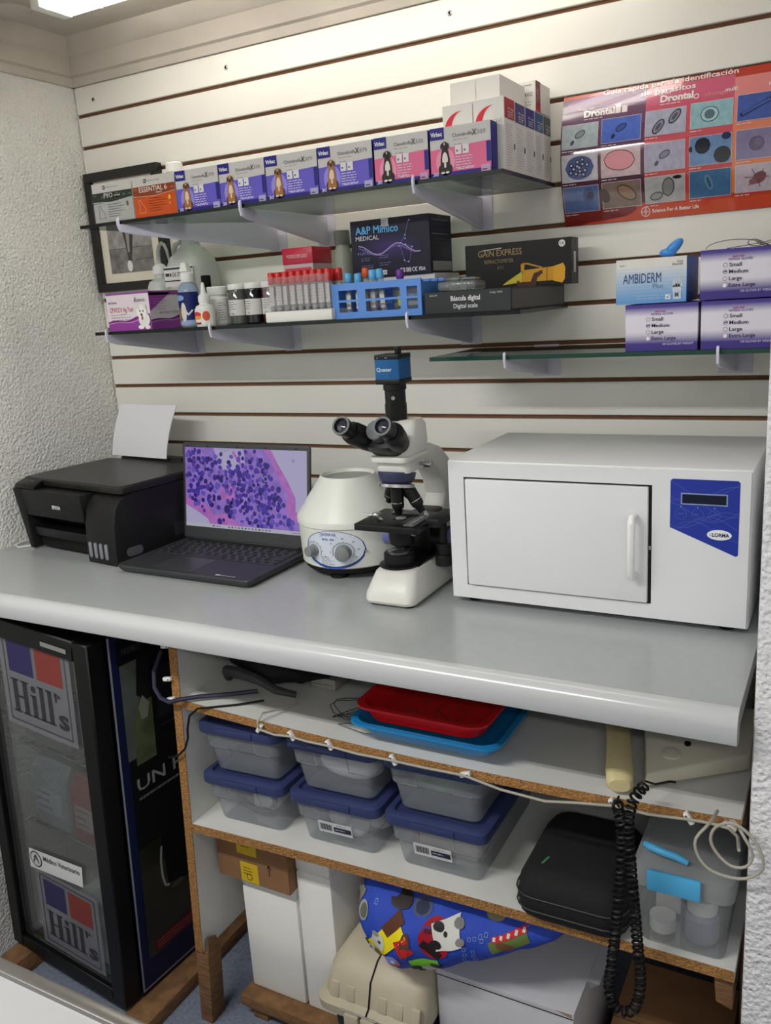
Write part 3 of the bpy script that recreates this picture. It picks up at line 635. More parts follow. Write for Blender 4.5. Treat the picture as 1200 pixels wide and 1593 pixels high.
for j in range(6):
    for i in range(N + 1):
        vs.append((0.7385 + .1565 * i / N, -.2862 - .002 * r.random(), ZB + .024 + .062 * j / 5 + .004 * r.random()))
bg.add(vs, [(j * (N + 1) + i, j * (N + 1) + i + 1, (j + 1) * (N + 1) + i + 1, (j + 1) * (N + 1) + i) for j in range(5) for i in range(N)], M_bag)
solo('plastic_bag', bg, 'crinkled clear bag front around the red capped tubes', 'bag', (0.816, -.287, ZB + .022))
t, f, s_, W, D, H = carton('slide_box', 'red topped microscope slide box behind the red capped tubes', 'box', 0.681, 0.757, -.122, -.045, ZB, ZB + .118, film('slide_pack', (236, 200, 206), .8, (222, 190, 196), .3, .3))
part('lid', MB().box(-W / 2 - .001, W / 2 + .001, -.001, D + .001, H + .0002, H + .034, mt('slide_lid', (196, 34, 62), .35), .001), t); f2 = Face((-W / 2, -.001, H), (1, 0, 0), (0, 0, 1)); f2.text('MICROSCOPE SLIDES', W * .14, .013, .007, (236, 190, 200), W * .7, k=2); f.rect(.004, H * .62, W - .004, H * .93, (206, 70, 92), 1); f.lines(.01, H * .75, W * .7, 2, .01, (236, 180, 190), .002, 4); stamp(t, f, f2)
bottle('pill_bottle', 'grey plastic bottle standing between slide box and mask box', (0.806, -.075, ZB), [('bottle_body', [(.019, 0), (.021, .003), (.021, .13), (.014, .148), (.014, .152)], mt('grey_plastic', (150, 150, 140), .5), 22), ('cap', [(.0165, .1522), (.017, .154), (.017, .178), (.0155, .181)], mt('grey_cap', (128, 128, 122), .5), 20)])
# box under, mask box
t, f, s_, W, D, H = carton('carton_box', 'white carton lying under the dark mask box', 'box', 0.895, 1.056, -.150, -.03, ZB, ZB + .0765, M_card); f.lines(W * .3, H * .85, W * .4, 1, .004, (110, 110, 114), .0014, 5); stamp(t, f)
DK = mt('mask_card', (24, 22, 44), .4, spec=.25)
t, f, s_, W, D, H = carton('mask_box', 'dark purple face mask box on top of a white carton', 'box', 0.876, 1.053, -.158, -.055, ZB + .077, ZB + .188, DK)
for i in range(7): f.ell(W * .5, H * .5, W * (.42 - .05 * i), H * (.26 - .03 * i), (28 + 5 * i, 25 + 3 * i, 52 + 8 * i), 1 + i * .1)
f.text('A&P Mimico', W * .07, H * .76, H * .13, (96, 168, 226), W * .55, bold=.02, k=5); f.text('MEDICAL', W * .07, H * .65, H * .075, (206, 206, 220), W * .3, bold=.01, k=5)
f.line([(W * (.1 + .06 * i), H * (.47 + .09 * math.cos(i * .75))) for i in range(14)], .0016, (190, 170, 220), 4); f.line([(W * (.1 + .06 * i), H * (.45 + .07 * math.cos(i * .75 + .2))) for i in range(14)], .003, (110, 80, 150), 3)
for a, b_ in ((.62, .5), (.7, .62), (.76, .92), (.7, .68), (.64, .55), (.68, .25), (.73, .22), (.78, .47), (.7, .52)): f.ell(W * a, H * b_, .0016, .0016, (170, 176, 220), 5, 8)
f.line([(W * .75, H * .93), (W * .70, H * .68), (W * .63, H * .52), (W * .68, H * .23), (W * .74, H * .22), (W * .78, H * .47), (W * .70, H * .52), (W * .64, H * .5)], .0008, (110, 116, 180), 4)
f.text('4 LAYER', W * .08, H * .40, H * .055, (120, 130, 190), W * .18, k=5); f.lines(W * .27, H * .4, W * .12, 1, .003, (120, 120, 170), .001, 6)
for q in range(2): f.lines(W * .12, H * (.33 - .13 * q), W * .18, 2, .004, (120, 120, 160), .0012, q + 4); f.lines(W * .36, H * (.36 - .13 * q), W * .18, 2, .004, (120, 120, 160), .0012, q + 8)
f.rect(W * .04, H * .05, W * .13, H * .1, (60, 110, 180), 4); f.text('MASKS', W * .135, H * .055, H * .032, (220, 220, 230), W * .09, k=5)
f.rect(W * .29, H * .03, W * .45, H * .11, (215, 214, 222), 4); f.text('LEVEL 3', W * .305, H * .05, H * .04, (40, 38, 60), W * .13, k=6, bold=.02)
for q in range(2): f.rect(W * (.62 + .075 * q), H * .05, W * (.68 + .075 * q), H * .12, (214, 212, 220), 4); f.ring(W * (.65 + .075 * q), H * .085, .004, .003, .0012, (40, 38, 60), 5, 12)
f.ring(W * .79, H * .085, .004, .0042, .0014, (220, 220, 228), 5, 12, 60, 300); f.ring(W * .825, H * .085, .004, .0042, .0014, (220, 220, 228), 5, 12, 60, 300); f.rect(W * .805, H * .08, W * .825, H * .095, (220, 220, 228), 5); f.text('FDA', W * .855, H * .055, H * .06, (220, 220, 228), W * .08, bold=.03, k=5)
f.rect(W * .41, H * .86, W * .5, H * 1.0, (190, 190, 196), 6); f.lines(W * .42, H * .95, W * .06, 3, .004, (120, 120, 126), .0012, 2, 7)
for q in range(6): s_.rect(D * .08, H * (.9 - .08 * q), D * .85, H * (.9 - .08 * q) + .0014, (60, 56, 70) if q % 3 else (130, 126, 134), 2)
s_.rect(D * .08, H * .04, D * .95, H * .2, (176, 172, 170), 2); s_.lines(D * .1, H * .15, D * .75, 3, .005, (110, 106, 106), .0012, 4); stamp(t, f, s_)
# blue tube rack
M_bl = mt('blue_plastic', (88, 142, 222), .4)
rk = thing('tube_rack', 'blue plastic tube rack with window openings', 'rack', (0.987, -.215, ZB))
def panel(y0, y1):
    m = MB(); X0, X1, Zt = -.097, .096, .066
    cuts = [(-.082, -.040), (-.022, .052), (.066, .088)]
    xs = [X0] + [c for q in cuts for c in q] + [X1]
    for a, b in zip(xs[0::2], xs[1::2]): m.box(a, b, y0, y1, 0, Zt, M_bl)
    for a, b in cuts: m.box(a, b, y0, y1, 0, .012, M_bl); m.box(a, b, y0, y1, .031, .035, M_bl); m.box(a, b, y0, y1, .053, Zt, M_bl)
    return m
part('front_panel', panel(-.056, -.0525), rk); part('rear_panel', panel(.0525, .056), rk); part('bottom_plate', MB().box(-.097, .096, -.052, .052, 0, .003, M_bl), rk)
tp = MB()
for i in range(9): tp.box(-.097 + .0215 * i, -.091 + .0215 * i, -.052, .052, .060, .0635, M_bl)
for y in (-.052, -.018, .016, .046): tp.box(-.097, .096, y, y + .006, .0601, .0634, M_bl)
part('top_grid', tp, rk); part('side_wall', MB().box(-.097, -.094, -.052, .052, .0035, .0598, M_bl), rk); part('side_wall', MB().box(.093, .096, -.052, .052, .0035, .0598, M_bl), rk)
def rack_tube(x, y, col, label, lean=0.0, h=.064):
    t = thing('sample_tube', label, 'tube', (x, y, ZB + .0036), 0, None, lean); part('tube', MB().lathe([(.0045, 0), (.0058, .004), (.006, h)], M_tg, seg=12), t)
    part('cap', MB().lathe([(.0068, h + .0004), (.0076, h + .002), (.0072, h + .016), (.006, h + .018)], mt('cap_%d_%d_%d' % col, col, .4), seg=14), t)
    f = wrap(.0062, -50, .014); f.rect(0, 0, .011, .03, (220, 220, 214) if col[2] > 150 else (200, 190, 90)); part('label', f.mb, t)
LB = (96, 178, 226)
rack_tube(0.9135, -.244, LB, 'light blue capped tube at the outer end of the blue rack'); rack_tube(0.9355, -.244, LB, 'light blue capped tube second from the outer rack end', 0, .062)
rack_tube(0.953, -.208, LB, 'light blue capped tube in the rear row of the blue rack', 0, .058); rack_tube(0.968, -.244, LB, 'light blue capped tube next to the leaning one', 0, .067); rack_tube(0.9895, -.240, LB, 'leaning light blue capped tube in the blue rack', -6, .068)
rack_tube(1.018, -.226, (104, 48, 150), 'purple capped tube standing in the blue rack', 0, .064); rack_tube(0.917, -.180, (232, 96, 40), 'orange capped tube at the back of the blue rack', 0, .074); rack_tube(0.902, -.130, (200, 36, 36), 'red capped tube behind the blue rack', 0, .078)
# digital scale box, clear pack, refractometer box
M_sc = mt('dark_card', (44, 48, 51), .45, spec=.3)
t, f, s_, W, D, H = carton('scale_box', 'dark grey digital scale box on the middle shelf', 'box', 1.092, 1.264, -.285, -.035, ZB, ZB + .0385, M_sc, None, -4.5)
f.text('Báscula digital', W * .32, H * .56, H * .22, (226, 228, 230), W * .34, bold=.02, k=3); f.text('Digital scale', W * .35, H * .22, H * .2, (220, 222, 224), W * .28, bold=.01, k=3); f.text('BAS-97', W * .07, H * .8, H * .08, (190, 192, 194), W * .09, k=3); f.text('Codigo 19540', W * .77, H * .8, H * .08, (190, 192, 194), W * .14, k=3)
s_.rect(.004, .003, D - .004, H - .003, mt('dark_card_side', (74, 72, 70), .5), 1); stamp(t, f, s_)
cp = MB(); M_clr = film('clear_blister', (225, 228, 230), .28, (196, 200, 204), .1, .8)
cp.box(1.103, 1.180, -.245, -.19, ZB + .039, ZB + .057, M_clr, .006); cp.box(1.112, 1.145, -.235, -.20, ZB + .0575, ZB + .064, M_clr, .003); cp.box(1.150, 1.176, -.24, -.2, ZB + .0575, ZB + .062, M_clr, .003)
solo('clear_case', cp, 'empty clear plastic case on the digital scale box', 'case', (1.14, -.22, ZB + .039))
t, f, s_, W, D, H = carton('refractometer_box', 'black refractometer box with a yellow instrument printed on it', 'box', 1.101, 1.3145, -.100, -.052, ZB + .039, ZB + .1235, mt('black_card', (15, 14, 14), .4, spec=.25))
AU = (206, 152, 36); f.text('GAIN EXPRESS', W * .13, H * .72, H * .14, (176, 150, 104), W * .42, bold=0, k=3); f.text('REFRACTOMETER', W * .19, H * .56, H * .085, (150, 130, 92), W * .28, bold=0, k=3); f.text('ATC', W * .31, H * .42, H * .075, (130, 112, 80), W * .07, bold=0, k=3)
f.poly([(W * .36, H * .06), (W * .55, H * .10), (W * .55, H * .34), (W * .40, H * .13)], (206, 190, 60), 3); f.poly([(W * .54, H * .10), (W * .84, H * .10), (W * .84, H * .40), (W * .56, H * .36)], AU, 4); f.poly([(W * .84, H * .09), (W * .92, H * .03), (W * .945, H * .12), (W * .95, H * .36), (W * .93, H * .46), (W * .84, H * .40)], (222, 166, 44), 5)
f.poly([(W * .54, H * .34), (W * .57, H * .34), (W * .575, H * .48), (W * .54, H * .5)], AU, 5); f.line([(W * .55, H * .5), (W * .60, H * .5), (W * .74, H * .39)], .003, (190, 138, 40), 5); f.poly([(W * .50, 0), (W * .68, 0), (W * .69, H * .18), (W * .745, H * .28), (W * .735, H * .34), (W * .66, H * .28), (W * .63, H * .1), (W * .53, H * .08), (W * .52, H * .14), (W * .50, H * .13)], (78, 46, 28), 6)
f.line([(W * .78, H * .1), (W * .785, H * .39)], .001, (120, 80, 20), 6); fce = Face((-W / 2, 0, 0), (1, 0, 0), (0, 0, 1)); fce.ell(W * .92, H * .88, .0065, .0065, (224, 224, 222), 3); fce.text('CE', W * .92, H * .855, .0045, (20, 20, 20), .008, 'C', k=5); part('approval_mark', fce.mb, t); f.line([(W * .17, H * .86), (W * .36, H * .89)], .0016, (190, 188, 184), 4)
s_.rect(D * .3, H * .25, D * .6, H * .7, (212, 210, 206), 2); s_.lines(D * .38, H * .6, D * .1, 8, .004, (120, 120, 120), .0014, 3); stamp(t, f, s_)
# gloves
def gmat():
    if 'glove_card' in _mats: return _mats['glove_card']
    m = mt('glove_card', (232, 230, 236), .4); nt = m.node_tree; b = nt.nodes['Principled BSDF']
    tc = nt.nodes.new('ShaderNodeTexCoord'); sx = nt.nodes.new('ShaderNodeSeparateXYZ'); dv = nt.nodes.new('ShaderNodeMath'); dv.operation = 'MULTIPLY'; dv.inputs[1].default_value = 1 / .0785
    r = nt.nodes.new('ShaderNodeValToRGB'); e = r.color_ramp.elements; e[0].position = 0; e[0].color = lin((56, 40, 126)); e[1].position = 1; e[1].color = lin((58, 42, 132))
    for p_, c in ((.16, (60, 44, 134)), (.40, (226, 222, 234)), (.74, (228, 224, 236)), (.92, (76, 60, 150))): q = e.new(p_); q.color = lin(c)
    nt.links.new(tc.outputs['Object'], sx.inputs[0]); nt.links.new(sx.outputs['Z'], dv.inputs[0]); nt.links.new(dv.outputs[0], r.inputs[0]); nt.links.new(r.outputs[0], b.inputs['Base Color']); return m
def gloves(x0, x1, z0, label, rot=0):
    t, f, s_, W, D, H = carton('glove_box', label, 'box', x0, x1, -.238, -.118, z0, z0 + .0775, gmat(), 'purple glove boxes', rot)
    WF = .118
    f.lines(WF * .41, H * .825, WF * .22, 1, .003, (170, 90, 140), .0022, 3); f.text('NITRILE GLOVES', WF * .36, H * .765, H * .045, (110, 90, 150), WF * .3, k=3)
    for i, n in enumerate(('Small', 'Medium', 'Large', 'Extra Large')):
        y = H * (.645 - .135 * i); f.ring(WF * .32, y + H * .035, .0034, .0034, .0005, (80, 70, 110), 3, 16)
        if i == 3: f.ell(WF * .32, y + H * .035, .0033, .0033, (236, 232, 244), 4)
        f.text(n, WF * .37, y, H * .075, (50, 44, 66) if i < 3 else (56, 34, 110), {0: WF * .155, 1: WF * .24, 2: WF * .165, 3: WF * .33}[i], bold=.01, k=4)
    f.line([(WF * .3, H * .54), (WF * .345, H * .565)], .0014, (30, 28, 40), 5)
    f.text('100 GLOVES BY WEIGHT', WF * .52, H * .13, H * .045, (206, 200, 232), min(WF * .42, W - WF * .54), k=3); stamp(t, f); return t
gloves(1.447, 1.5640, ZC, 'purple striped glove box under the light blue one'); gloves(1.5685, 1.6885, ZC, 'lower of two stacked purple glove boxes by the pillar'); gt = gloves(1.5655, 1.6885, ZC + .079, 'upper of two stacked purple glove boxes, wires on top')
t, f, s_, W, D, H = carton('glove_box', 'light blue and white glove box with a blue glove sticking out', 'box', 1.432, 1.545, -.240, -.125, ZC + .079, ZC + .151, M_card)
for i in range(10):
    u = i / 10; c = tuple(int(226 * u + q * (1 - u)) for q in (104, 158, 214)); f.rect(0, H * .08 * i, W, H * (.08 * i + .08), c, 1)
f.text('AMBIDERM', W * .1, H * .46, H * .22, (48, 72, 130), W * .55, bold=0, k=3, shear=.05); f.text('Plus', W * .53, H * .33, H * .1, (90, 126, 176), W * .15, bold=0, k=3); f.lines(W * .05, H * .86, W * .14, 1, .003, (130, 140, 150), .0012, 3); f.text('Liso', W * .87, H * .87, H * .05, (110, 110, 116), W * .08, k=3); f.text('Smooth', W * .8, H * .81, H * .05, (110, 110, 116), W * .15, k=3)
f.rect(W * .71, H * .07, W * .78, H * .18, (232, 236, 240), 3); f.line([(W * .725, H * .13), (W * .74, H * .1), (W * .765, H * .16)], .001, (40, 60, 110), 4); f.ell(W * .87, H * .28, W * .065, H * .13, (206, 214, 222), 3)
for q in range(4): f.poly([(W * (.815 + .034 * q), H * .33), (W * (.843 + .034 * q), H * .33), (W * (.84 + .034 * q), H * (.5 + .04 * (q in (1, 2)))), (W * (.82 + .034 * q), H * (.5 + .04 * (q in (1, 2))))], (206, 214, 222), 3)
f.rect(W * .82, H * .06, W * .93, H * .26, (200, 210, 222), 4); f.text('M', W * .845, H * .11, H * .11, (70, 90, 130), W * .05, k=5); f.lines(W * .3, H * .16, W * .38, 2, .004, (160, 190, 220), .0012, 2)
for i in range(8):
    u = i / 8; s_.rect(0, H * .125 * i, D, H * (.125 * i + .125), tuple(int(a * (1 - u) + b * u) for a, b in zip((36, 66, 150), (60, 110, 190))), 1)
stamp(t, f, s_)
gl = MB(); M_nit = mt('nitrile_blue', (58, 140, 220), .35)
gl.ell((0, 0, 0), (.019, .009, .0085), M_nit, 18, 12, T=Matrix.Translation((1.518, -.205, ZC + .166)) @ Matrix.Rotation(math.radians(-42), 4, 'Y')); gl.ell((1.509, -.205, ZC + .1585), (.014, .009, .0072), M_nit, 16, 10)
solo('nitrile_glove', gl, 'blue nitrile glove poking out of the light blue box', 'glove', (1.508, -.205, ZC + .152))
wr = MB(); r = random.Random(11)
pts = [(1.60, -.2, ZC + .158)]
for i in range(34): pts.append((1.655 + .026 * math.sin(i * .5) * math.cos(i * .13), -.19 + .03 * math.sin(i * .37), ZC + .1585 + .005 * (1 + math.sin(i * .9))))
wr.tube(pts, .0006, mt('wire_grey', (90, 90, 90), .5), 5); wr.tube([(1.61 + .06 * math.cos(a) * .7, -.2, ZC + .159 + .012 * abs(math.sin(a))) for a in [math.pi * k / 14 for k in range(15)]], .0008, mt('grey_wire', (140, 140, 140), .5), 5)
solo('wire_tangle', wr, 'thin wire tangle lying on the upper purple glove box', 'wire', (1.65, -.19, ZC + .158))

# ------------------------------------------------------------------ parasite chart between two grooves
def chart(a, b, d):
    z = 1.645 + b; u = b / .234; bow = .030 * math.sin(math.pi * min(1, max(0, u))) * (1.0 - .5 * min(1, a / .4)) + .0025
    return Vector((1.276 + a + .0 * u, -bow - d, z))
CW, CH = 0.428, 0.2345
ps = thing('wall_chart', 'glossy orange and purple parasite identification chart on the slats', 'poster', (1.276, -.002, 1.645))
F = Face((0, 0, 0), (1, 0, 0), (0, 0, 1), fn=chart, step=.012, lift=.00025)
M_ch = lambda c: mt('chart_%d_%d_%d' % c, c, .12, coat=.5)
F.rect(0, 0, CW, CH, M_ch((196, 70, 52)), 1); part('sheet', F.mb, ps, True)
F = Face((0, 0, 0), (1, 0, 0), (0, 0, 1), fn=chart, step=.012, lift=.00025)
for i in range(6): F.rect(0, .03 + .0 + (CH - .03) * i / 6, .155, .03 + (CH - .03) * (i + 1) / 6 - (.006 if i == 5 else 0), M_ch((76 + 9 * i, 40 + 9 * i, 56 + 13 * i)), 2)
for i in range(6): F.rect(.155, .036 + .19 * i / 6, .305, .036 + .19 * (i + 1) / 6, M_ch((196 + 3 * i, 66 + 7 * i, 56 + 15 * i)), 2)
for i in range(5): F.rect(.305, .03 + .19 * i / 5, CW, .03 + .19 * (i + 1) / 5, M_ch((222 + 2 * i, 130 + 3 * i, 70 + 18 * i)), 2)
F.rect(.155, .022, .305, .036, M_ch((200, 66, 46)), 3); F.rect(0, 0, .155, .03, M_ch((130, 44, 40)), 2); F.poly([(.03, 0), (.155, .03), (.155, 0)], M_ch((206, 74, 40)), 3); F.rect(.155, 0, CW, .022, M_ch((210, 78, 40)), 3)
F.rect(.01, CH - .03, .155, CH - .006, M_ch((128, 76, 128)), 4)
def txt(*a, **k): F.text(*a, **k)
W_ = M_ch((246, 236, 236))
txt('Guía rápida para la identificación', .075, CH - .0075, .0085, W_, .235, bold=.02, k=6); txt('de parásitos', .145, CH - .021, .009, W_, .095, bold=.02, k=6)
for (x, y, s2) in ((.030, CH - .040, 0), (.168, CH - .034, 1)):
    txt('Trate con', x, y + .010, .004, W_, .03, k=6); txt('Drontal', x + .012, y - .003, .0115, W_, .057, bold=.045, k=6); F.lines(x + .012, y - .008, .05, 1, .003, (236, 220, 226), .0013, 3, 6)
F.rect(.100, CH - .044, .110, CH - .028, W_, 6); F.rect(.112, CH - .044, .122, CH - .032, W_, 6); F.ring(.242, CH - .036, .0045, .0045, .0015, W_, 6)
txt('advantage', .256, CH - .038, .006, (230, 150, 150), .035, k=6); txt('multi', .29, CH - .036, .007, W_, .02, bold=.02, k=6); txt('multi', .36, CH - .036, .007, W_, .03, bold=.02, k=6)
cellcols = {(0, 0): (176, 190, 196), (1, 0): (84, 112, 200), (2, 0): (176, 178, 200), (3, 0): (150, 190, 200), (4, 0): (74, 96, 170),
            (0, 1): (192, 190, 200), (1, 1): (206, 180, 186), (2, 1): (170, 168, 190), (3, 1): (106, 140, 184), (4, 1): (132, 122, 160),
            (0, 2): (86, 108, 160), (1, 2): (130, 112, 100), (2, 2): (172, 172, 172), (3, 2): (66, 108, 150), (4, 2): (190, 178, 190)}
X = [(.001, .072), (.075, .150), (.154, .228), (.232, .306), (.309, .384)]; Yr = [(.137, .181), (.078, .127), (.024, .070)]
for (c, r_), rgb in cellcols.items():
    x0, x1 = X[c]; y0, y1 = Yr[r_]; dy = .002 * c * (1 if r_ == 0 else .5); y0 += dy; y1 += dy
    F.rect(x0 + .0015, y0, x1 - .0015, y1, M_ch((216, 206, 210)), 5); F.rect(x0 + .0023, y0 + .0008, x1 - .0023, y1 - .0008, mt('slidephoto_%d%d' % (c, r_), rgb, .12, var=.12, vscale=90, coat=.5), 6); F.lines(x0 + .002, y0 - .0045, .03, 1, .003, (226, 206, 210), .0014, c + 5, 6)
    cx, cy = (x0 + x1) / 2, (y0 + y1) / 2; D_ = tuple(int(q * .45) for q in rgb); L_ = tuple(int(q * .8) for q in rgb)
    E = lambda x, y, a, b, col, k=7, rot=0: F.ell(cx + x, cy + y, a, b, M_ch(col), k, 16, rot)
    if (c, r_) == (0, 1):
        E(0, 0, .027, .021, (70, 84, 140)); rr_ = random.Random(2)
        for i in range(13):
            a = i * 2.4; q = .0055 * math.sqrt(i); E(q * math.cos(a), q * .8 * math.sin(a), .0045, .0042, (26, 30, 76), 8); E(q * math.cos(a), q * .8 * math.sin(a), .002, .002, (190, 200, 226), 9)
    elif (c, r_) == (1, 1): E(-.002, .004, .029, .018, (90, 60, 70), 7, -.1); E(-.002, .004, .0275, .0165, (222, 150, 160), 8, -.1)
    elif (c, r_) == (2, 0):
        for x, y in ((-.012, -.007), (.016, .007)): E(x, y, .015, .0075, (60, 58, 70), 7, .9); E(x, y, .0125, .0055, (140, 140, 156), 8, .9); E(x, y, .008, .003, (90, 90, 104), 9, .9)
    elif (c, r_) == (3, 0): E(-.003, 0, .016, .013, (70, 90, 100)); E(-.003, 0, .0145, .0115, (176, 206, 210), 8); E(-.003, 0, .009, .008, (90, 120, 130), 9)
    elif (c, r_) == (3, 1): E(-.013, .008, .0135, .0135, (22, 30, 48)); E(.02, -.010, .0145, .0135, (20, 26, 40)); E(.026, .02, .008, .006, (34, 50, 90)); E(-.033, .004, .003, .005, (22, 30, 60))
    elif (c, r_) == (0, 2): E(.015, .006, .0115, .012, (62, 80, 124)); E(.017, .005, .007, .006, (30, 38, 66), 8, .4)
    elif (c, r_) == (1, 2): E(.010, .002, .021, .011, (74, 54, 46), 7, -.6); E(.010, .002, .0185, .009, (150, 118, 96), 8, -.6); E(-.031, .0, .009, .013, (70, 50, 44), 7, .4)
    elif (c, r_) == (2, 2): E(.006, .003, .0165, .011, (60, 60, 62), 7, 1.5); E(.006, .003, .0145, .009, (130, 130, 130), 8, 1.5); E(-.015, -.011, .0125, .007, (60, 60, 62), 7, .2); E(-.015, -.011, .0105, .005, (140, 142, 140), 8, .2); E(.022, .018, .008, .003, (30, 28, 30), 7)
    elif (c, r_) == (3, 2): E(-.002, .002, .014, .0055, (110, 150, 170), 7, 1.9); E(-.002, .002, .011, .003, (60, 90, 130), 8, 1.9)
    elif (c, r_) == (4, 2):
        E(.004, 0, .012, .009, (120, 80, 86), 7, .5); E(-.006, -.006, .007, .005, (140, 96, 100), 8)
        for q in range(6): F.line([(cx, cy), (cx + .02 * math.cos(q), cy + .016 * math.sin(q))], .0014, (120, 84, 90), 7)
    elif (c, r_) == (4, 0): F.line([(cx - .03, cy - .012), (cx + .02, cy + .01)], .007, D_, 7); F.line([(cx - .027, cy - .010), (cx + .017, cy + .009)], .0045, rgb, 8)
    elif (c, r_) == (4, 1): E(-.002, 0, .013, .012, (92, 82, 116)); E(.001, .002, .007, .007, (110, 100, 130), 8)
    else: E(0, .003, .011, .006, D_, 7, .5); E(0, .003, .009, .0045, L_, 8, .5); E(-.014, -.011, .005, .003, D_, 7, 1)
F.ring(.155, .013, .0085, .0085, .0012, W_, 6); txt('BAYER', .155, .0115, .0032, W_, .012, 'C', k=6); txt('BAYER', .1565, .0075, .0032, W_, .012, 'L', k=6, rot=math.pi / 2); txt('Science For A Better Life', .167, .0105, .0062, W_, .083, bold=.02, k=6)
part('printed_face', F.mb, ps, True)


# ------------------------------------------------------------------ printer
pr = thing('printer', 'black ink tank printer at the wall end of the counter', 'printer', (0.040, -0.402, 1.0), -7)
M_pb = mt('printer_black', (21, 21, 22), 0.5, var=.06, vscale=500, bump=.08, bscale=900, spec=.3); M_pg = mt('printer_gloss', (16, 16, 18), 0.35, spec=.3)
b = MB(); b.loft([rr(.03, .366, .062, .325, .012, .006), rr(.006, .367, .058, .335, .012, .148), rr(.004, .367, .058, .335, .012, .152)], M_pb); part('body', b, pr)
fp = MB()
fp.hexa([(.032, 0, .004), (.050, 0, .004), (.050, .06, .004), (.032, .06, .004), (0, -.004, .150), (.034, -.004, .150), (.034, .06, .150), (0, .06, .150)], M_pb, .004)
fp.hexa([(.0345, .0, .086), (.262, .0, .086), (.262, .06, .086), (.0345, .06, .086), (.0345, -.004, .150), (.262, -.004, .150), (.262, .06, .150), (.0345, .06, .150)], M_pb, .003)
part('front_panel', fp, pr)
tr = MB(); tr.box(.054, .260, .006, .06, .036, .058, M_pg, .003); tr.box(.052, .26, .02, .061, .008, .0355, M_blackm); part('output_tray', tr, pr)
tk = MB(); pts = [(-.006, .0), (.33, .0), (.33, .152)] + [(.052 - .050 * math.sin(math.radians(a)), .102 + .050 * math.cos(math.radians(a))) for a in range(0, 91, 15)] + [(-.002, .09), (-.006, .03)]
tk.prism(pts, 'yz', .2655, .3685, M_pb, .004); part('ink_tank', tk, pr)
wn = mt('ink_window', (126, 128, 134), .25)
for i in range(4):
    m = MB(); m.prism(rr2(.276 + i * .0185, .286 + i * .0185, .012, .048, .0048, 4), 'xz', -.0085, -.004, wn, .001); part('ink_window', m, pr, label='grey upright ink window')
sl = MB(); sl.loft([rr(.002, .367, .030, .282, .012, .1535), rr(.0, .3685, .028, .284, .012, .158), rr(.0, .3685, .028, .284, .012, .167), rr(.004, .3645, .032, .280, .011, .171)], mt('scanner_lid', (40, 36, 34), .38, var=.08, vscale=200, spec=.35)); part('scanner_lid', sl, pr)
cpn = MB(); cpn.hexa([(.004, -.002, .1505), (.085, -.002, .1505), (.085, .026, .1505), (.004, .026, .1505), (.006, .004, .160), (.085, .004, .160), (.085, .027, .168), (.006, .027, .168)], M_pg, .002); part('control_panel', cpn, pr)
f = Face((.09, -.0022, .09), (1, 0, 0), (0, -.06, 1)); f.text('EPSON', .066, .022, .0082, (220, 220, 220), .030, bold=.035, k=8); part('lettering', f.mb, pr)
f = Face((.004, .004, .160), (1, 0, 0), (0, .95, .31)); f.ring(.03, .012, .004, .004, .001, (120, 120, 120), 8); f.line([(.048, .012), (.062, .012)], .002, (120, 120, 120), 8); part('button_marks', f.mb, pr)
f = Face((.3686, .06, .02), (0, 1, 0), (0, 0, 1))
f.rect(.10, .008, .225, .040, (30, 30, 32), 1)
for i in range(34):
    for j in range(8): f.rect(.102 + i * .0036, .0095 + j * .0038, .1038 + i * .0036, .0114 + j * .0038, (70, 70, 74), 2)
o = part('vent_holes', f.mb, pr, stuff=True)
m = MB(); m.prism(rr2(.022, .066, .014, .034, .009, 4), 'yz', .3686, .3696, mt('grip_grey', (84, 84, 88), .5)); part('grip_recess', m, pr)
m = MB(); m.hexa([(.03, .288, .15), (.26, .288, .15), (.26, .325, .15), (.03, .325, .15), (.03, .300, .178), (.26, .300, .178), (.26, .326, .178), (.03, .326, .178)], M_pb, .002); m.box(.262, .36, .288, .33, .1525, .172, M_pb, .004); part('paper_support', m, pr)
pp = thing('paper_sheet', 'white sheets of paper standing in the back of the printer', 'paper', (0.078, -.128, 1.175), -7)
g = MB(); N = 14; vs = []
for k in range(2):
    for i in range(N + 1):
        u = i / N
        for x in (.012, .222):
            vs.append((x + .006 * u * (1 if x < .1 else 1.8), .004 + .016 * u + .028 * u * u + k * .0025, .004 + .128 * u))
fs = []
for i in range(N): a = 2 * i; o2 = 2 * (N + 1); fs += [(a, a + 1, a + 3, a + 2), (o2 + a, o2 + a + 2, o2 + a + 3, o2 + a + 1), (a, a + 2, o2 + a + 2, o2 + a), (a + 1, o2 + a + 1, o2 + a + 3, a + 3)]
fs += [(0, 2 * (N + 1), 2 * (N + 1) + 1, 1), (2 * N, 2 * N + 1, 2 * (N + 1) + 2 * N + 1, 2 * (N + 1) + 2 * N)]
g.add(vs, fs, mt('paper_white', (226, 226, 232), .7)); part('sheet', g, pp)
c_ = MB(); c_.tube([(.060, -.385, 1.003), (.035, -.412, 1.003), (.018, -.405, 1.004), (.012, -.385, 1.006), (.020, -.365, 1.008), (.012, -.33, 1.006)], .0028, mt('cable_white', (214, 212, 204), .5), 8)
solo('power_cable', c_, 'short loop of white cord on the counter beside the printer', 'cable', (.03, -.39, 1.0))

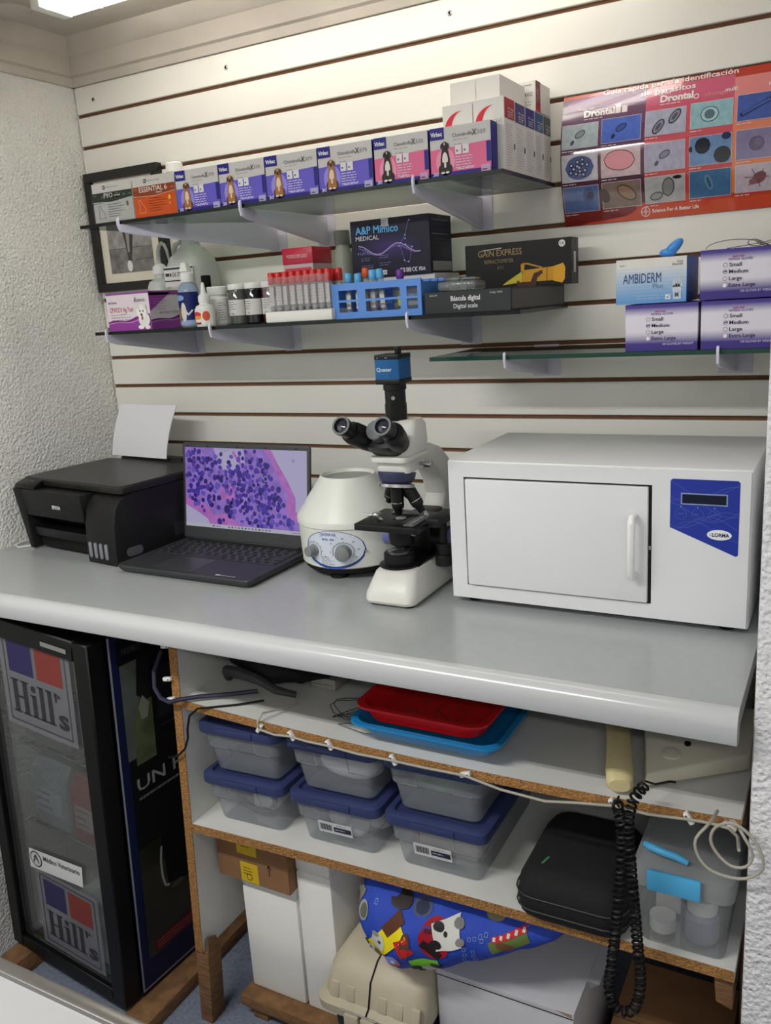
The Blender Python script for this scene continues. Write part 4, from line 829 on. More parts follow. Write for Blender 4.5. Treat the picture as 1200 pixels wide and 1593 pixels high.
# ------------------------------------------------------------------ laptop
lp = thing('laptop', 'open dark grey laptop showing a purple stained cell slide', 'laptop', (0.612, -.372, 1.0), -1)
M_lp = mt('laptop_grey', (52, 54, 57), .45, .1, var=.05, vscale=300); M_lk = mt('laptop_key', (34, 36, 40), .45)
b = MB(); b.loft([rr(-.172, .172, -.108, .106, .012, .003), rr(-.177, .177, -.114, .110, .012, .010), rr(-.178, .178, -.115, .110, .012, .016), rr(-.177, .177, -.114, .110, .012, .018)], M_lp); part('base', b, lp)
for x, y in ((-.14, -.09), (.14, -.09), (-.14, .09), (.14, .09)): part('rubber_foot', MB().lathe([(.008, 0), (.008, .0032)], M_blackm, (x, y, 0), seg=10), lp)
part('key_bed', MB().box(-.165, .165, -.008, .092, .0181, .0183, mt('key_bed', (30, 32, 36), .6)), lp)
rows = [14, 15, 15, 14, 13, 11]; kme = {}
for r_ in range(6):
    n = rows[r_]; y = .080 - r_ * .0168; x = -.163; total = .326; wks = [1.0] * n
    if r_ == 2: wks[0] = 1.4; wks[-1] = 1.4
    if r_ == 3: wks[0] = 1.6; wks[-1] = 1.7
    if r_ == 4: wks[0] = 2.0; wks[-1] = 1.5
    if r_ == 5: wks[4] = 4.6
    u = total / sum(wks)
    for wk in wks:
        kw = round(wk * u, 4); me = kme.get(kw)
        if me is None:
            km = MB(); km.hexa([(.001, -.0072, 0), (kw - .001, -.0072, 0), (kw - .001, .0072, 0), (.001, .0072, 0), (.002, -.0062, .0016), (kw - .002, -.0062, .0016), (kw - .002, .0066, .0016), (.002, .0066, .0016)], M_lk)
            km.add([(kw * .35, -.001, .00165), (kw * .35 + .0035, -.001, .00165), (kw * .35 + .0035, .0022, .00165), (kw * .35, .0022, .00165)], [(0, 1, 2, 3)], ink((150, 152, 156))); me = kme[kw] = km.mesh('key')
        o = bpy.data.objects.new('key', me); COL.objects.link(o); o.parent = lp; o.location = (x, y, .0183); x += wk * u
part('touchpad', MB().box(-.088, .022, -.100, -.020, .0181, .0184, mt('touchpad', (58, 60, 64), .35)), lp)
f = Face((.085, -.104, .0181), (1, 0, 0), (0, 1, 0)); f.rect(.0, .0, .013, .006, (190, 192, 194), 1); f.lines(.016, .001, .04, 1, .003, (150, 152, 154), .0035, 5, 1); part('base_sticker', f.mb, lp)
# screen: hinge line at y .105, leaning back
A = math.radians(8.0); su = Vector((1, 0, 0)); sv = Vector((0, math.sin(A), math.cos(A))); sn = su.cross(sv)
def scr(a, b_, d=0): return Vector((0, .100, .020)) + su * a + sv * b_ + sn * d
T = Matrix(((1, 0, 0, 0), (0, sv.x if 0 else -sn.y * -1 * 0 + sn.y * -1, sv.y, .100), (0, -sn.z, sv.z, .020), (0, 0, 0, 1)))
m = MB(); m.prism(rr2(-.1775, .1775, 0, .222, .007, 4), 'xz', 0, .006, M_lp, .0012, T=T); part('screen_lid', m, lp)
part('hinge_bar', MB().box(-.15, .15, .097, .109, .0182, .024, M_lp, .002), lp)
f = Face(scr(0, 0), su, sv, lift=.0002); f.poly([(-.174, .004), (.174, .004), (.174, .218), (-.174, .218)], mt('bezel', (58, 60, 63), .5), 1)
part('bezel', f.mb, lp)
f = Face(scr(-.170, .029), su, sv, lift=.00006); SW, SH = .340, .182; k0 = 6
GS = .66
f.rect(0, 0, SW, SH, mt('screen_tissue', (150, 116, 206), .35, emit=GS, var=.22, vscale=40, spec=.25), k0)
pale = mt('screen_pale', (184, 178, 214), .35, emit=GS, spec=.25); pinkm = mt('screen_pink', (184, 112, 196), .35, emit=GS, var=.15, vscale=60, spec=.25)
lav = mt('screen_lavender', (178, 168, 214), .35, emit=GS, var=.08, vscale=70, spec=.25); deep = [mt('screen_deep%d' % i, c, .35, emit=GS, spec=.25) for i, c in enumerate(((56, 36, 140), (80, 54, 166), (44, 26, 116), (104, 84, 190), (66, 50, 160)))]
f.poly([(.225, SH), (.245, .16), (.262, .125), (.29, .085), (.285, .05), (.305, .03), (SW, .02), (SW, SH)], pinkm, k0 + 1); f.poly([(.245, SH), (.265, .15), (.29, .115), (.31, .08), (.31, .05), (SW, .04), (SW, SH)], pale, k0 + 2)
f.poly([(0, .075), (.03, .065), (.07, .045), (.09, .02), (.16, .015), (.16, 0), (0, 0)], pinkm, k0 + 1); f.poly([(0, .05), (.035, .035), (.065, .02), (.075, .0), (0, 0)], pale, k0 + 2)
f.poly([(.085, SH), (.10, .14), (.12, .13), (.15, .135), (.175, .15), (.17, SH)], lav, k0 + 1); f.ell(.135, .155, .035, .02, pale, k0 + 2); f.poly([(.10, .07), (.12, .06), (.15, .07), (.14, .11), (.11, .1)], pinkm, k0 + 1); f.ell(.115, .022, .03, .012, pinkm, k0 + 1)
f.line([(.095, .128), (.115, .132), (.135, .131)], .0012, deep[3], k0 + 3); f.line([(.14, .175), (.165, .145)], .007, pinkm, k0 + 3)
r = random.Random(4); placed = []; n_ = 0
def dens(x, y):
    d = math.exp(-(((x - .03) / .05) ** 2 + ((y - .12) / .06) ** 2)) + math.exp(-(((x - .20) / .05) ** 2 + ((y - .09) / .08) ** 2)) + .8 * math.exp(-(((x - .255) / .04) ** 2 + ((y - .04) / .04) ** 2)) + .5 * math.exp(-(((x - .13) / .05) ** 2 + ((y - .1) / .05) ** 2))
    if x > .225 + (SH - y) * .45: d *= .05
    if y < .06 - x * .5: d *= .05
    return d
for i in range(5000):
    x = r.uniform(.006, SW - .02); y = r.uniform(.012, SH - .005)
    if r.random() > dens(x, y) * .8: continue
    q = r.uniform(.0044, .0072); ov = .58
    if any((x - a) ** 2 + (y - b_) ** 2 < ((q + c) * ov) ** 2 for a, b_, c in placed): continue
    placed.append((x, y, q)); f.ell(x, y, q * r.uniform(.8, 1.0), q * r.uniform(.9, 1.15), r.choice(deep), k0 + 4 + len(placed) % 5, 12, r.uniform(0, 3))
    if len(placed) >= 260: break
f.ell(.122, .045, .0085, .010, deep[2], k0 + 10, 16); f.ell(.158, .125, .007, .010, deep[0], k0 + 10, 16); f.ell(.231, .118, .006, .0065, lav, k0 + 10, 16); f.ell(.231, .118, .0045, .005, deep[2], k0 + 11, 16); f.ell(.135, .06, .0045, .0045, ink((30, 20, 50)), k0 + 10, 12); f.ell(.305, .160, .004, .004, mt('screen_dot', (150, 150, 176), .35, emit=GS), k0 + 10, 12)
f.rect(0, 0, SW, .0085, mt('screen_bar', (190, 188, 204), .35, emit=GS, spec=.25), k0 + 12)
for i in range(13): f.rect(.125 + i * .0095, .0024, .129 + i * .0095, .0062, [(90, 96, 130), (60, 70, 110), (150, 130, 100), (70, 110, 150)][i % 4], k0 + 13)
f.rect(.08, .0024, .085, .0062, (70, 90, 160), k0 + 13); f.lines(.09, .003, .02, 1, .003, (120, 118, 130), .002, 3, k0 + 13); f.lines(.3, .003, .03, 1, .003, (120, 118, 130), .002, 4, k0 + 13)
part('display', f.mb, lp)
f = Face(scr(0, .214), su, sv, lift=.0004)
for x in (-.165, -.105, -.02, .06, .14): f.rect(x, -.001, x + .006, .001, (22, 22, 24), 2)
f.ell(0.0, 0, .0015, .0015, (16, 16, 20), 2); part('webcam', f.mb, lp)

# ------------------------------------------------------------------ centrifuge
M_cw = mt('centrifuge_white', (216, 219, 212), .35); cz = (0.907, -.288, 1.0)
ce = thing('centrifuge', 'round white bench centrifuge with two grey dials', 'centrifuge', cz)
part('base_plate', MB().lathe([(.094, .013), (.098, .016), (.098, .024)], M_blackm, seg=48), ce)
for a in (95, 185, 275, 5): part('foot', MB().lathe([(.019, 0), (.018, .003), (.017, .0128)], M_blackm, (.068 * math.cos(math.radians(a)), .068 * math.sin(math.radians(a)), 0), seg=16), ce)
part('body', MB().lathe([(.100, .0242), (.1035, .027), (.1065, .094), (.1065, .104)], M_cw, seg=64), ce)
part('lid', MB().lathe([(.1075, .1045), (.1095, .106), (.1095, .116), (.1075, .120), (.058, .191), (.056, .195), (.054, .195), (.052, .192), (.050, .187)], M_cw, seg=64, open_=True), ce)
part('window', MB().lathe([(.0003, .1865), (.050, .1868), (.0503, .1885), (.0003, .1885)], film('lid_window', (220, 228, 224), .45, (196, 204, 200), .12, .5), seg=40), ce)
part('rotor', MB().lathe([(.004, .03), (.045, .06), (.045, .09), (.01, .11)], M_steel, seg=24), ce)
AZ = 9.0
def cfn(a, b_, d):
    R = .1036 + .0030 * max(0, (b_ - .027)) / .067; t_ = math.radians(AZ) + a / .105; return Vector(((R + d) * math.sin(t_), -(R + d) * math.cos(t_), b_))
f = Face((0, 0, 0), (1, 0, 0), (0, 0, 1), fn=lambda a, b_, d: cfn(a * 1.28, .0640 + (b_ - .0605) * 1.16, d), step=.004)
f.ell(0, .0605, .052, .0335, (56, 90, 176), 1); f.ell(.0005, .0618, .0505, .0322, (44, 58, 110), 2); f.ell(.0005, .0626, .0492, .0307, (206, 214, 226), 3)
f.poly([(-.05, .036), (.05, .036), (.0, .024)], (206, 214, 226), 0) if 0 else None
f.text('CENTRIFUGE', -.019, .0855, .005, (92, 112, 176), .026, k=5, bold=.01); f.line([(-.02, .0835), (.009, .0835)], .0007, (92, 112, 176), 5); f.text('MODEL  800D', -.016, .0775, .004, (92, 112, 176), .020, k=5, bold=.01)
kn = [(-.034, .058, .0105), (.0165, .0575, .0145)]
for (a, b_, q), rad, n in zip(kn, (.0145, .0165), (9, 25)):
    f.ring(a, b_, rad, rad, .0006, (70, 76, 96), 5, 30, -30, 200)
    for i in range(n):
        t_ = math.radians(-30 + 230 * i / (n - 1)); L = .003 if i % 4 == 0 or n < 12 else .0018; f.line([(a + rad * math.cos(t_), b_ + rad * math.sin(t_)), (a + (rad + L) * math.cos(t_), b_ + (rad + L) * math.sin(t_))], .0005, (50, 56, 76), 5)
for s__, a, b_ in (('0', -.005, .056), ('10', -.003, .071), ('20', .0145, .080), ('30', .031, .074), ('40', .038, .0605), ('60', .034, .047)): f.text(s__, a, b_, .0024, (70, 76, 96), k=5)
f.text('SPEED', -.040, .0425, .0028, (60, 66, 90), .008, k=5); f.lines(-.021, .0475, .024, 5, .0032, (120, 124, 134), .0009, 4, 5); f.text('60', -.015, .048, .0024, (70, 76, 96), k=5)
part('dial_panel', f.mb, ce)
for a, b_, q in kn:
    t_ = math.radians(AZ) + a * 1.28 / .105; n = Vector((math.sin(t_), -math.cos(t_), 0)); c0 = n * .1070 + Vector((0, 0, .0640 + (b_ - .0605) * 1.16))
    k = MB(); k.lathe([(q + .002, 0), (q + .0015, .002), (q, .003), (q * .96, .017), (q * .85, .018)], mt('dial_grey', (122, 126, 126), .45), c0, n, 22); part('dial_knob', k, ce)
t_ = math.radians(AZ) + .0655 / .105; n = Vector((math.sin(t_), -math.cos(t_), 0)); part('screw', MB().lathe([(.0028, 0), (.002, .0014)], M_steel, n * .107 + Vector((0, 0, .060)), n, 12), ce)

# ------------------------------------------------------------------ microscope
mc = thing('microscope', 'white and black trinocular microscope with a blue camera on top', 'microscope', (1.090, -.487, 1.0))
M_mw = mt('microscope_white', (214, 214, 208), .38); M_mb = mt('microscope_black', (13, 13, 14), .4, spec=.35); M_mg = mt('dial_dark', (92, 96, 98), .5)
M_nav = mt('turret_navy', (52, 56, 86), .35); M_lil = mt('knob_lilac', (104, 110, 168), .45)
b = MB()
b.loft([rr(-.047, .049, .0, .250, .016, .005), rr(-.049, .051, -.003, .253, .018, .010), rr(-.048, .050, -.001, .252, .018, .022), rr(-.038, .043, .022, .250, .018, .056), rr(-.034, .040, .030, .248, .018, .060)], M_mw); part('base', b, mc)
for x, y in ((-.034, .016), (.036, .016), (-.034, .235), (.036, .235)): part('rubber_foot', MB().lathe([(.008, 0), (.0075, .0052)], M_blackm, (x, y, 0), seg=12), mc)
m = MB(); m.prism([(.050, -.0), (.253, 0)] and [(.06, .0605), (.25, .0605), (.25, .066), (.1, .066)], 'yz', -.030, .036, M_mb); part('base_trim', m, mc)
OX, OY = .0, .070
part('light_housing', MB().lathe([(.037, .0605), (.037, .064), (.030, .067), (.0285, .068), (.0285, .083), (.0265, .085), (.024, .084)], M_mb, (OX - .004, OY - .006, 0), seg=36), mc)
part('light_lens', MB().lathe([(.0001, .0842), (.022, .0842), (.021, .0875), (.010, .0895), (.0001, .09)], mt('lens_dark', (52, 58, 62), .05, coat=1), (OX - .004, OY - .006, 0), seg=28), mc)
part('pillar', MB().box(-.022, .026, .135, .20, .0662, .140, M_mb, .006), mc)
part('condenser', MB().lathe([(.016, .096), (.022, .1), (.024, .112), (.024, .124), (.0265, .126)], M_mb, (OX, OY, 0), seg=30), mc)
part('condenser_ring', MB().lathe([(.0268, .1262), (.0275, .127), (.0275, .1325), (.0268, .1335)], M_steel, (OX, OY, 0), seg=30), mc)
part('condenser_knob', MB().lathe([(.0025, 0), (.0025, .018), (.0042, .0185), (.0042, .028), (.003, .029)], M_mb, (-.026, .060, .130), (-1, -.15, 0), 14), mc)
part('condenser_bracket', MB().box(-.018, .018, .09, .12, .108, .124, M_mb, .003), mc)
part('condenser_screw', MB().lathe([(.006, 0), (.006, .004), (.004, .006)], M_steel, (.030, .058, .124), (.6, -.8, 0), 14), mc)
st = MB(); st.prism(rr2(-.066, .060, .012, .132, .005, 3), 'xy', .134, .1455, M_mb, .0012); part('stage', st, mc)
part('stage_opening', MB().box(-.012, .014, .055, .092, .1456, .1458, mt('opening', (6, 6, 6), .9)), mc)
part('condenser_top', MB().lathe([(.010, .1459), (.009, .147), (.0001, .1475)], mt('lens_glass', (120, 126, 128), .1), (OX, OY, 0), seg=18), mc)
ho = MB(); ho.box(-.034, .052, .098, .106, .1459, .149, M_mg, .0008); ho.box(.030, .050, .020, .0978, .1459, .1485, M_mg, .0008); ho.box(.042, .0445, .022, .098, .1486, .1500, M_steel); part('slide_holder', ho, mc)
cl = MB(); cl.tube([(-.072, .060, .152), (-.058, .058, .151), (-.045, .060, .151)], .0016, M_steel, 8); cl.prism([(-.050, .058), (-.040, .062), (-.018, .036), (-.024, .034), (-.034, .046)], 'xy', .150, .1514, M_steel); part('slide_clip', cl, mc)
part('clip_screw', MB().lathe([(.0085, .1516), (.0085, .154), (.007, .156)], M_steel, (-.044, .060, 0), seg=18), mc); part('clip_post', MB().lathe([(.003, .1459), (.003, .154)], M_steel, (-.013, .100, 0), seg=10), mc)
xy = MB(); xy.box(.058, .084, .05, .13, .138, .1535, M_mb, .003); xy.lathe([(.007, .100), (.007, .1378)], M_mb, (.071, .095, 0), seg=16); part('stage_drive', xy, mc)
part('drive_knob', MB().lathe([(.013, .078), (.0135, .08), (.0135, .099), (.012, .0998)], M_mb, (.071, .095, 0), seg=20), mc); part('drive_knob', MB().lathe([(.016, .058), (.0165, .06), (.0165, .076), (.015, .0778)], M_mb, (.071, .095, 0), seg=20), mc)
part('stage_carrier', MB().box(-.026, .03, .1325, .150, .11, .140, M_mb, .003), mc)
# focus knobs on both flanks
for sgn, xx in ((-1, -.0225), (1, .0265)):
    part('coarse_knob', MB().lathe([(.022, 0), (.024, .002), (.024, .030), (.022, .032)], M_mb, (xx, .150, .064 + .026), (sgn, 0, 0), 32), mc)
    part('fine_knob', MB().lathe([(.0195, .0322), (.020, .034), (.020, .052), (.018, .054)], M_lil, (xx, .150, .064 + .026), (sgn, 0, 0), 28), mc)
# arm
ap = [(.170, .0605), (.245, .0605), (.262, .10), (.268, .15), (.262, .19), (.240, .228), (.205, .254), (.165, .268), (.110, .270), (.110, .232), (.150, .230), (.185, .214), (.208, .186), (.214, .16), (.206, .145), (.20, .13)]
am = MB(); am.prism([(y, z) for y, z in ap], 'yz', -.022, .024, M_mw, .006, seg=3); part('arm', am, mc)
part('nose_support', MB().prism(rr2(-.032, .034, .042, .118, .016, 5), 'xy', .2325, .2535, M_mw, .003), mc)
ns = Matrix.Translation((0, .066, .2320)) @ Matrix.Rotation(math.radians(-11), 4, 'X')
part('nosepiece', MB().lathe([(.034, 0), (.034, -.004), (.031, -.016), (.026, -.020)], M_nav, seg=36, T=ns), mc); part('turret_ring', MB().lathe([(.0285, -.0205), (.0325, -.0215), (.0325, -.027), (.029, -.0285), (.015, -.029)], M_steel, seg=36, T=ns), mc)
def objective(dx, dy, ax, L, lab=None, rr_=.0115):
    n = Vector(ax).normalized(); c0 = Vector((dx, .066 + dy, .2040))
    m = MB(); m.lathe([(rr_, 0), (rr_, L * .62), (rr_ * .96, L * .63), (rr_ * .96, L * .70), (rr_ * .62, L * .80), (rr_ * .55, L)], M_mb, c0, n, 20); o = part('objective', m, mc)
    part('objective_band', MB().lathe([(rr_ + .0002, L * .52), (rr_ + .0002, L * .55)], M_steel, c0, n, 20), o)
objective(0, -.004, (0, 0, -1), .050); objective(.016, .006, (.48, .12, -.9), .052); objective(-.016, .010, (-.40, .25, -.9), .036); objective(.0, .022, (0, .55, -.85), .03)
part('lens_tip', MB().lathe([(.004, 0), (.003, .014)], M_steel, (.043, .080, .159), (.48, .12, -.9), 12), mc)
# head
hp = MB(); hp.prism(rr2(-.037, .039, .030, .125, .014, 5), 'xy', .2540, .2640, M_mw, .002); part('head_plate', hp, mc)
hd = MB(); hd.loft([rr(-.034, .037, .040, .124, .014, .2642), rr(-.036, .040, .046, .126, .016, .285), rr(-.034, .038, .060, .126, .016, .312), rr(-.028, .032, .075, .122, .014, .322)], M_mw); part('head_housing', hd, mc)
part('lock_screw', MB().lathe([(.003, 0), (.003, .010), (.0058, .0102), (.0058, .024), (.004, .026)], M_steel, (.036, .086, .2445), (1, -.1, 0), 16), mc)
ex = Vector((0, -math.cos(math.radians(27)), math.sin(math.radians(27))))
bk = MB(); ey = [(-.0395, 1), (.0385, 1)]
base_c = Vector((-.004, .052, .283))
Tm = Matrix.Translation(base_c) @ Vector((0, 0, 1)).rotation_difference(ex).to_matrix().to_4x4()
Te = Tm @ Matrix.Translation((0, 0, .030))   # local z = eyepiece direction
bk.loft([[(p_[0] * s_ + 0, p_[1] * t_, z_) for p_ in rr2(-.034, .034, -.022, .022, .018, 5)] for s_, t_, z_ in ((.98, 1.0, -.012), (1.0, 1.0, .020), (.9, .85, .040))], M_mb, T=Tm); part('prism_block', bk, mc)
part('spread_dial', MB().lathe([(.016, .0165), (.0175, .018), (.0175, .036), (.016, .0375)], M_mg, (0, .008, .022), (0, 0, 1), 28, T=Tm), mc)
for x in (-.0395, .0385):
    tb = MB(); tb.loft([[(x * (.62 + .38 * u) + q * math.cos(a), q * math.sin(a), z_) for a in [2 * math.pi * i / 28 for i in range(28)]] for u, q, z_ in ((0, .0175, -.025), (.35, .0205, .000), (.9, .0205, .030), (1, .0185, .040), (1, .0170, .042), (1, .0160, .0455))], M_mb, T=Te); tbo = part('eyepiece_tube', tb, mc)
    part('eyepiece', MB().lathe([(.0145, .046), (.0150, .048), (.0150, .066), (.0165, .0675), (.0168, .072), (.0165, .0745), (.0125, .0745), (.0115, .070)], M_mb, (x, 0, 0), (0, 0, 1), 30, T=Te), tbo)
    part('eye_rim', MB().lathe([(.0128, .0746), (.0166, .0746), (.0164, .0752), (.0130, .0752), (.0128, .0746)], M_mg, (x, 0, 0), (0, 0, 1), 30, T=Te, open_=True), tbo); part('eye_lens', MB().lathe([(.0001, .0702), (.0114, .0704), (.008, .0725), (.0001, .0735)], mt('lens_coat', (40, 42, 56), .04, coat=1), (x, 0, 0), (0, 0, 1), 24, T=Te), tbo)
part('camera_tube', MB().lathe([(.0195, .3225), (.0195, .350), (.0185, .351), (.0185, .374), (.0205, .375), (.0205, .3855)], M_mb, (-.006, .088, 0), seg=32), mc)
part('tube_screw', MB().lathe([(.004, 0), (.0035, .004)], M_steel, (.0, .0695, .362), (.3, -1, 0), 14), mc)
cx0, cx1, cy0, cy1 = -.031, .0165, .064, .112
cm = MB(); cm.prism(rr2(cx0, cx1, cy0, cy1, .003, 3), 'xy', .3945, .4285, mt('camera_blue', (22, 90, 150), .35, .3), 0); cbo = part('camera_body', cm, mc)
part('camera_plate', MB().prism(rr2(cx0 - .0005, cx1 + .0005, cy0 - .0005, cy1 + .0005, .003, 3), 'xy', .386, .3943, M_mb, .0006), mc); part('camera_plate', MB().prism(rr2(cx0 - .0005, cx1 + .0005, cy0 - .0005, cy1 + .0005, .003, 3), 'xy', .4287, .4365, M_mb, .0006), mc)
part('camera_plug', MB().lathe([(.0055, .4367), (.0058, .438), (.0058, .448), (.0045, .449)], M_mb, (.004, .088, 0), seg=16), mc)
f = Face((cx0, cy0, .3945), (1, 0, 0), (0, 0, 1)); f.text('Quasar', .004, .014, .0065, (205, 225, 236), .030, bold=.01, k=2); f.rect(.006, .036, .008, .0375, (180, 180, 180), 4); f.rect(.022, .036, .026, .0375, (150, 150, 150), 4); part('lettering', f.mb, mc)
f = Face((-.018, .0165, .043), (1, 0, 0), (0, .55, .83)); f.text('Quasar', .0, -.004, .0062, (70, 70, 72), .024, bold=0, k=9); part('lettering', f.mb, mc)

# ------------------------------------------------------------------ oven
M_ow = mt('oven_enamel', (222, 224, 226), .28, var=.012, vscale=5); M_dark = mt('oven_gap', (30, 28, 26), .7)
ov = thing('drying_oven', 'white enamelled bench oven with a blue control panel', 'oven', (1.431, -.424, 1.0))
OW, OZ0, OZ1, OD = .2435, .009, .256, .30
sh = MB(); sh.box(-OW, OW, .0045, OD, OZ0, OZ1, M_ow, .003); part('casing', sh, ov)
fr = MB(); D0, D1, E0, E1 = -.2125, .1005, .036, .2285
for q in ((-OW + .003, OW - .003, OZ0 + .003, E0), (-OW + .003, OW - .003, E1, OZ1 - .003), (-OW + .003, D0, E0, E1), (D1, OW - .003, E0, E1)): fr.box(q[0], q[1], 0, .0044, q[2], q[3], M_ow)
part('front_panel', fr, ov); part('door_gap', MB().box(D0 + .0002, D1 - .0002, .0030, .0042, E0 + .0002, E1 - .0002, M_dark), ov)
dr = MB(); dr.box(D0 + .0045, D1 - .005, -.007, .0028, E0 + .003, E1 - .0025, M_ow, .002); dro = part('door', dr, ov)
part('door_handle', MB().tube([(.0755, -.008, .180), (.0755, -.024, .181), (.0755, -.029, .174), (.0755, -.029, .092), (.0755, -.024, .085), (.0755, -.008, .086)], [.0055, .0055, .006, .006, .0055, .0055], mt('handle_white', (232, 232, 230), .35), 12), dro)
hn = MB()
for i in range(16): hn.lathe([(.0016, 0), (.0016, .0105)], M_steel, (D0 + .0022, -.001, E0 + .004 + i * .0117), (0, 0, 1), 8)
part('hinge', hn, ov); part('latch', MB().box(D1 - .004, D1 - .0008, -.003, .002, .126, .132, M_steel, .0006), ov)
for x, y in ((-.21, .03), (.21, .03), (-.21, .27), (.21, .27)): part('foot', MB().lathe([(.012, 0), (.013, .0088)], M_blackm, (x, y, 0), seg=14), ov)
f = Face((.1275, 0, .124), (1, 0, 0), (0, 0, 1)); BL = mt('panel_blue', (34, 54, 154), .3)
PW = .0985; f.poly([(0, .040), (PW - .003, .0005), (PW, .003), (PW, .113), (PW - .003, .116), (.003, .116), (0, .113)], BL, 1)
for i in range(7): f.line([(PW * j / 8, .030 + .075 * ((i * .37 + .1) % 1) + .014 * math.sin(j * .6 + i * 1.7)) for j in range(9) if .030 + .075 * ((i * .37 + .1) % 1) + .014 * math.sin(j * .6 + i * 1.7) > .042 - PW * j / 8 * .4], .0005, (92, 112, 196), 2)
f.rect(.0155, .077, .082, .095, (132, 150, 190), 3); f.rect(.0175, .079, .080, .093, (16, 24, 46), 4)
for i in range(3): f.ring(.016 + .024 * i, .062, .0085, .0085, .0005, (92, 108, 180), 3); f.lines(.011 + .024 * i, .062, .010, 1, .002, (92, 108, 180), .0009, i, 3); f.ell(.016 + .024 * i, .0735, .001, .001, (150, 160, 210), 3, 8)
f.ell(.0715, .0325, .0175, .008, (230, 232, 236), 3, 24); f.text('LORMA', .0615, .0298, .0055, (34, 40, 70), .024, bold=.03, k=4); f.line([(.057, .036), (.059, .030), (.061, .035)], .0006, (120, 130, 170), 4); part('control_panel', f.mb, ov)

# ------------------------------------------------------------------ glass door fridge
FL = (.462, -.66, .07)
fg = thing('display_fridge', 'small black glass door fridge under the counter, beside the rough wall', 'fridge', FL, -4, None, 3.5)
MF = _inv[fg.name].inverted()
M_fb = mt('fridge_black', (9, 9, 10), .4, spec=.25); M_fi = mt('fridge_liner', (226, 226, 220), .5)
cb = MB(); FB, FT, FD = -.03, .845, .44
for q in ((-.40, -.372, .048, FD, FB, FT), (-.028, 0, .048, FD, FB, FT)): cb.box(*q, M_fb)
cb.box(-.372, -.028, .048, FD, FB, .0, M_fb); cb.box(-.372, -.028, .048, FD, .815, FT, M_fb); cb.box(-.372, -.028, FD - .03, FD, 0, .815, M_fb); part('cabinet', cb, fg)
li = MB(); li.box(-.3718, -.3700, .05, .41, .0002, .8148, M_fi); li.box(-.030, -.0282, .05, .41, .0002, .8148, M_fi); li.box(-.3698, -.0302, .406, .4098, .0002, .8148, M_fi); li.box(-.3698, -.0302, .05, .4058, .0002, .002, M_fi); li.box(-.3698, -.0302, .05, .4058, .812, .8148, M_fi); part('liner', li, fg)
df = MB()
for q in ((-.40, -.362, FB, FT), (-.044, 0, FB, FT), (-.362, -.044, FB, .003), (-.362, -.044, .800, FT)): df.box(q[0], q[1], 0, .044, q[2], q[3], M_fb, .003, 1)
dfo = part('door_frame', df, fg); part('door_glass', MB().box(-.3615, -.0445, .012, .016, .0035, .7995, film('fridge_glass', (240, 242, 242), .08, (130, 132, 130), .06, .45)), dfo)
part('hinge_cover', MB().box(-.14, -.06, -.002, -.0002, .815, .825, M_steel), dfo)
part('base_guard', MB().box(-.40, 0, .05, .43, -.0335, -.0302, M_fb), fg)
M_st = film('sticker_white', (200, 200, 206), .36, (170, 170, 178), .4, .2)
def badge(x0, z0, w_, h_):
    f = Face((x0, .0116, z0), (1, 0, 0), (0, 0, 1)); f.rect(0, 0, w_, h_, M_st, 1); sx, sz = w_, h_
    for q in ((.06, .05, .94, .066), (.06, .934, .94, .95), (.06, .05, .075, .95), (.925, .05, .94, .95)): f.rect(q[0] * sx, q[1] * sz, q[2] * sx, q[3] * sz, (66, 66, 74), 2)
    f.rect(.12 * sx, .56 * sz, .47 * sx, .90 * sz, (46, 43, 88), 2); f.rect(.52 * sx, .56 * sz, .88 * sx, .90 * sz, (128, 54, 48), 2)
    ic = (48, 48, 52); bz = .15 * sz; ht = .34 * sz
    def stem(x0, wd, top): f.rect(x0 * sx, bz, (x0 + wd) * sx, bz + top, ic, 3); f.rect((x0 - .025) * sx, bz, (x0 + wd + .025) * sx, bz + .018 * sz, ic, 3); f.rect((x0 - .025) * sx, bz + top - .016 * sz, (x0 + wd + (.025 if top > ht * .9 and x0 < .35 else 0)) * sx, bz + top, ic, 3)
    stem(.145, .065, ht); stem(.285, .065, ht); f.rect(.2 * sx, bz + ht * .46, .29 * sx, bz + ht * .53, ic, 3); stem(.41, .06, ht * .68); f.ell(.44 * sx, bz + ht * .86, .035 * sx, .035 * sx, ic, 3); stem(.525, .06, ht); stem(.64, .06, ht)
    f.poly([(.735 * sx, bz + ht), (.78 * sx, bz + ht), (.765 * sx, bz + ht * .72), (.745 * sx, bz + ht * .72)], ic, 3); f.text('s', .765 * sx, bz, .20 * sz, ic, .145 * sx, bold=.03, k=3)
    for q in range(6): f.line([(.80 * sx, .46 * sz), (.80 * sx + .03 * sx * math.cos(q * 1.05), .46 * sz + .025 * sz * math.sin(q * 1.05))], .0015, (48, 48, 52), 3)
    return f
f = badge(-.305, .592, .232, .232); part('door_sticker', f.mb, fg); f = badge(-.288, .015, .215, .205); part('door_sticker', f.mb, fg)
f = Face((-.302, .0112, .216), (1, 0, 0), (0, .0, 1)); a_ = .1
f.poly([(0, 0), (.186, .020), (.190, .073), (.003, .052)], (214, 214, 214), 3); f.ell(.026, .030, .021, .021, (60, 60, 62), 4, 22); f.ell(.026, .030, .0175, .0175, (196, 196, 196), 5, 22); f.line([(.017, .020), (.026, .042), (.036, .022)], .004, (60, 60, 62), 6); f.line([(.018, .036), (.035, .028)], .003, (60, 60, 62), 6)
f.text('Médico Veterinario', .054, .036, .013, (60, 60, 66), .128, bold=.01, k=6, rot=.108); part('clinic_label', f.mb, fg)
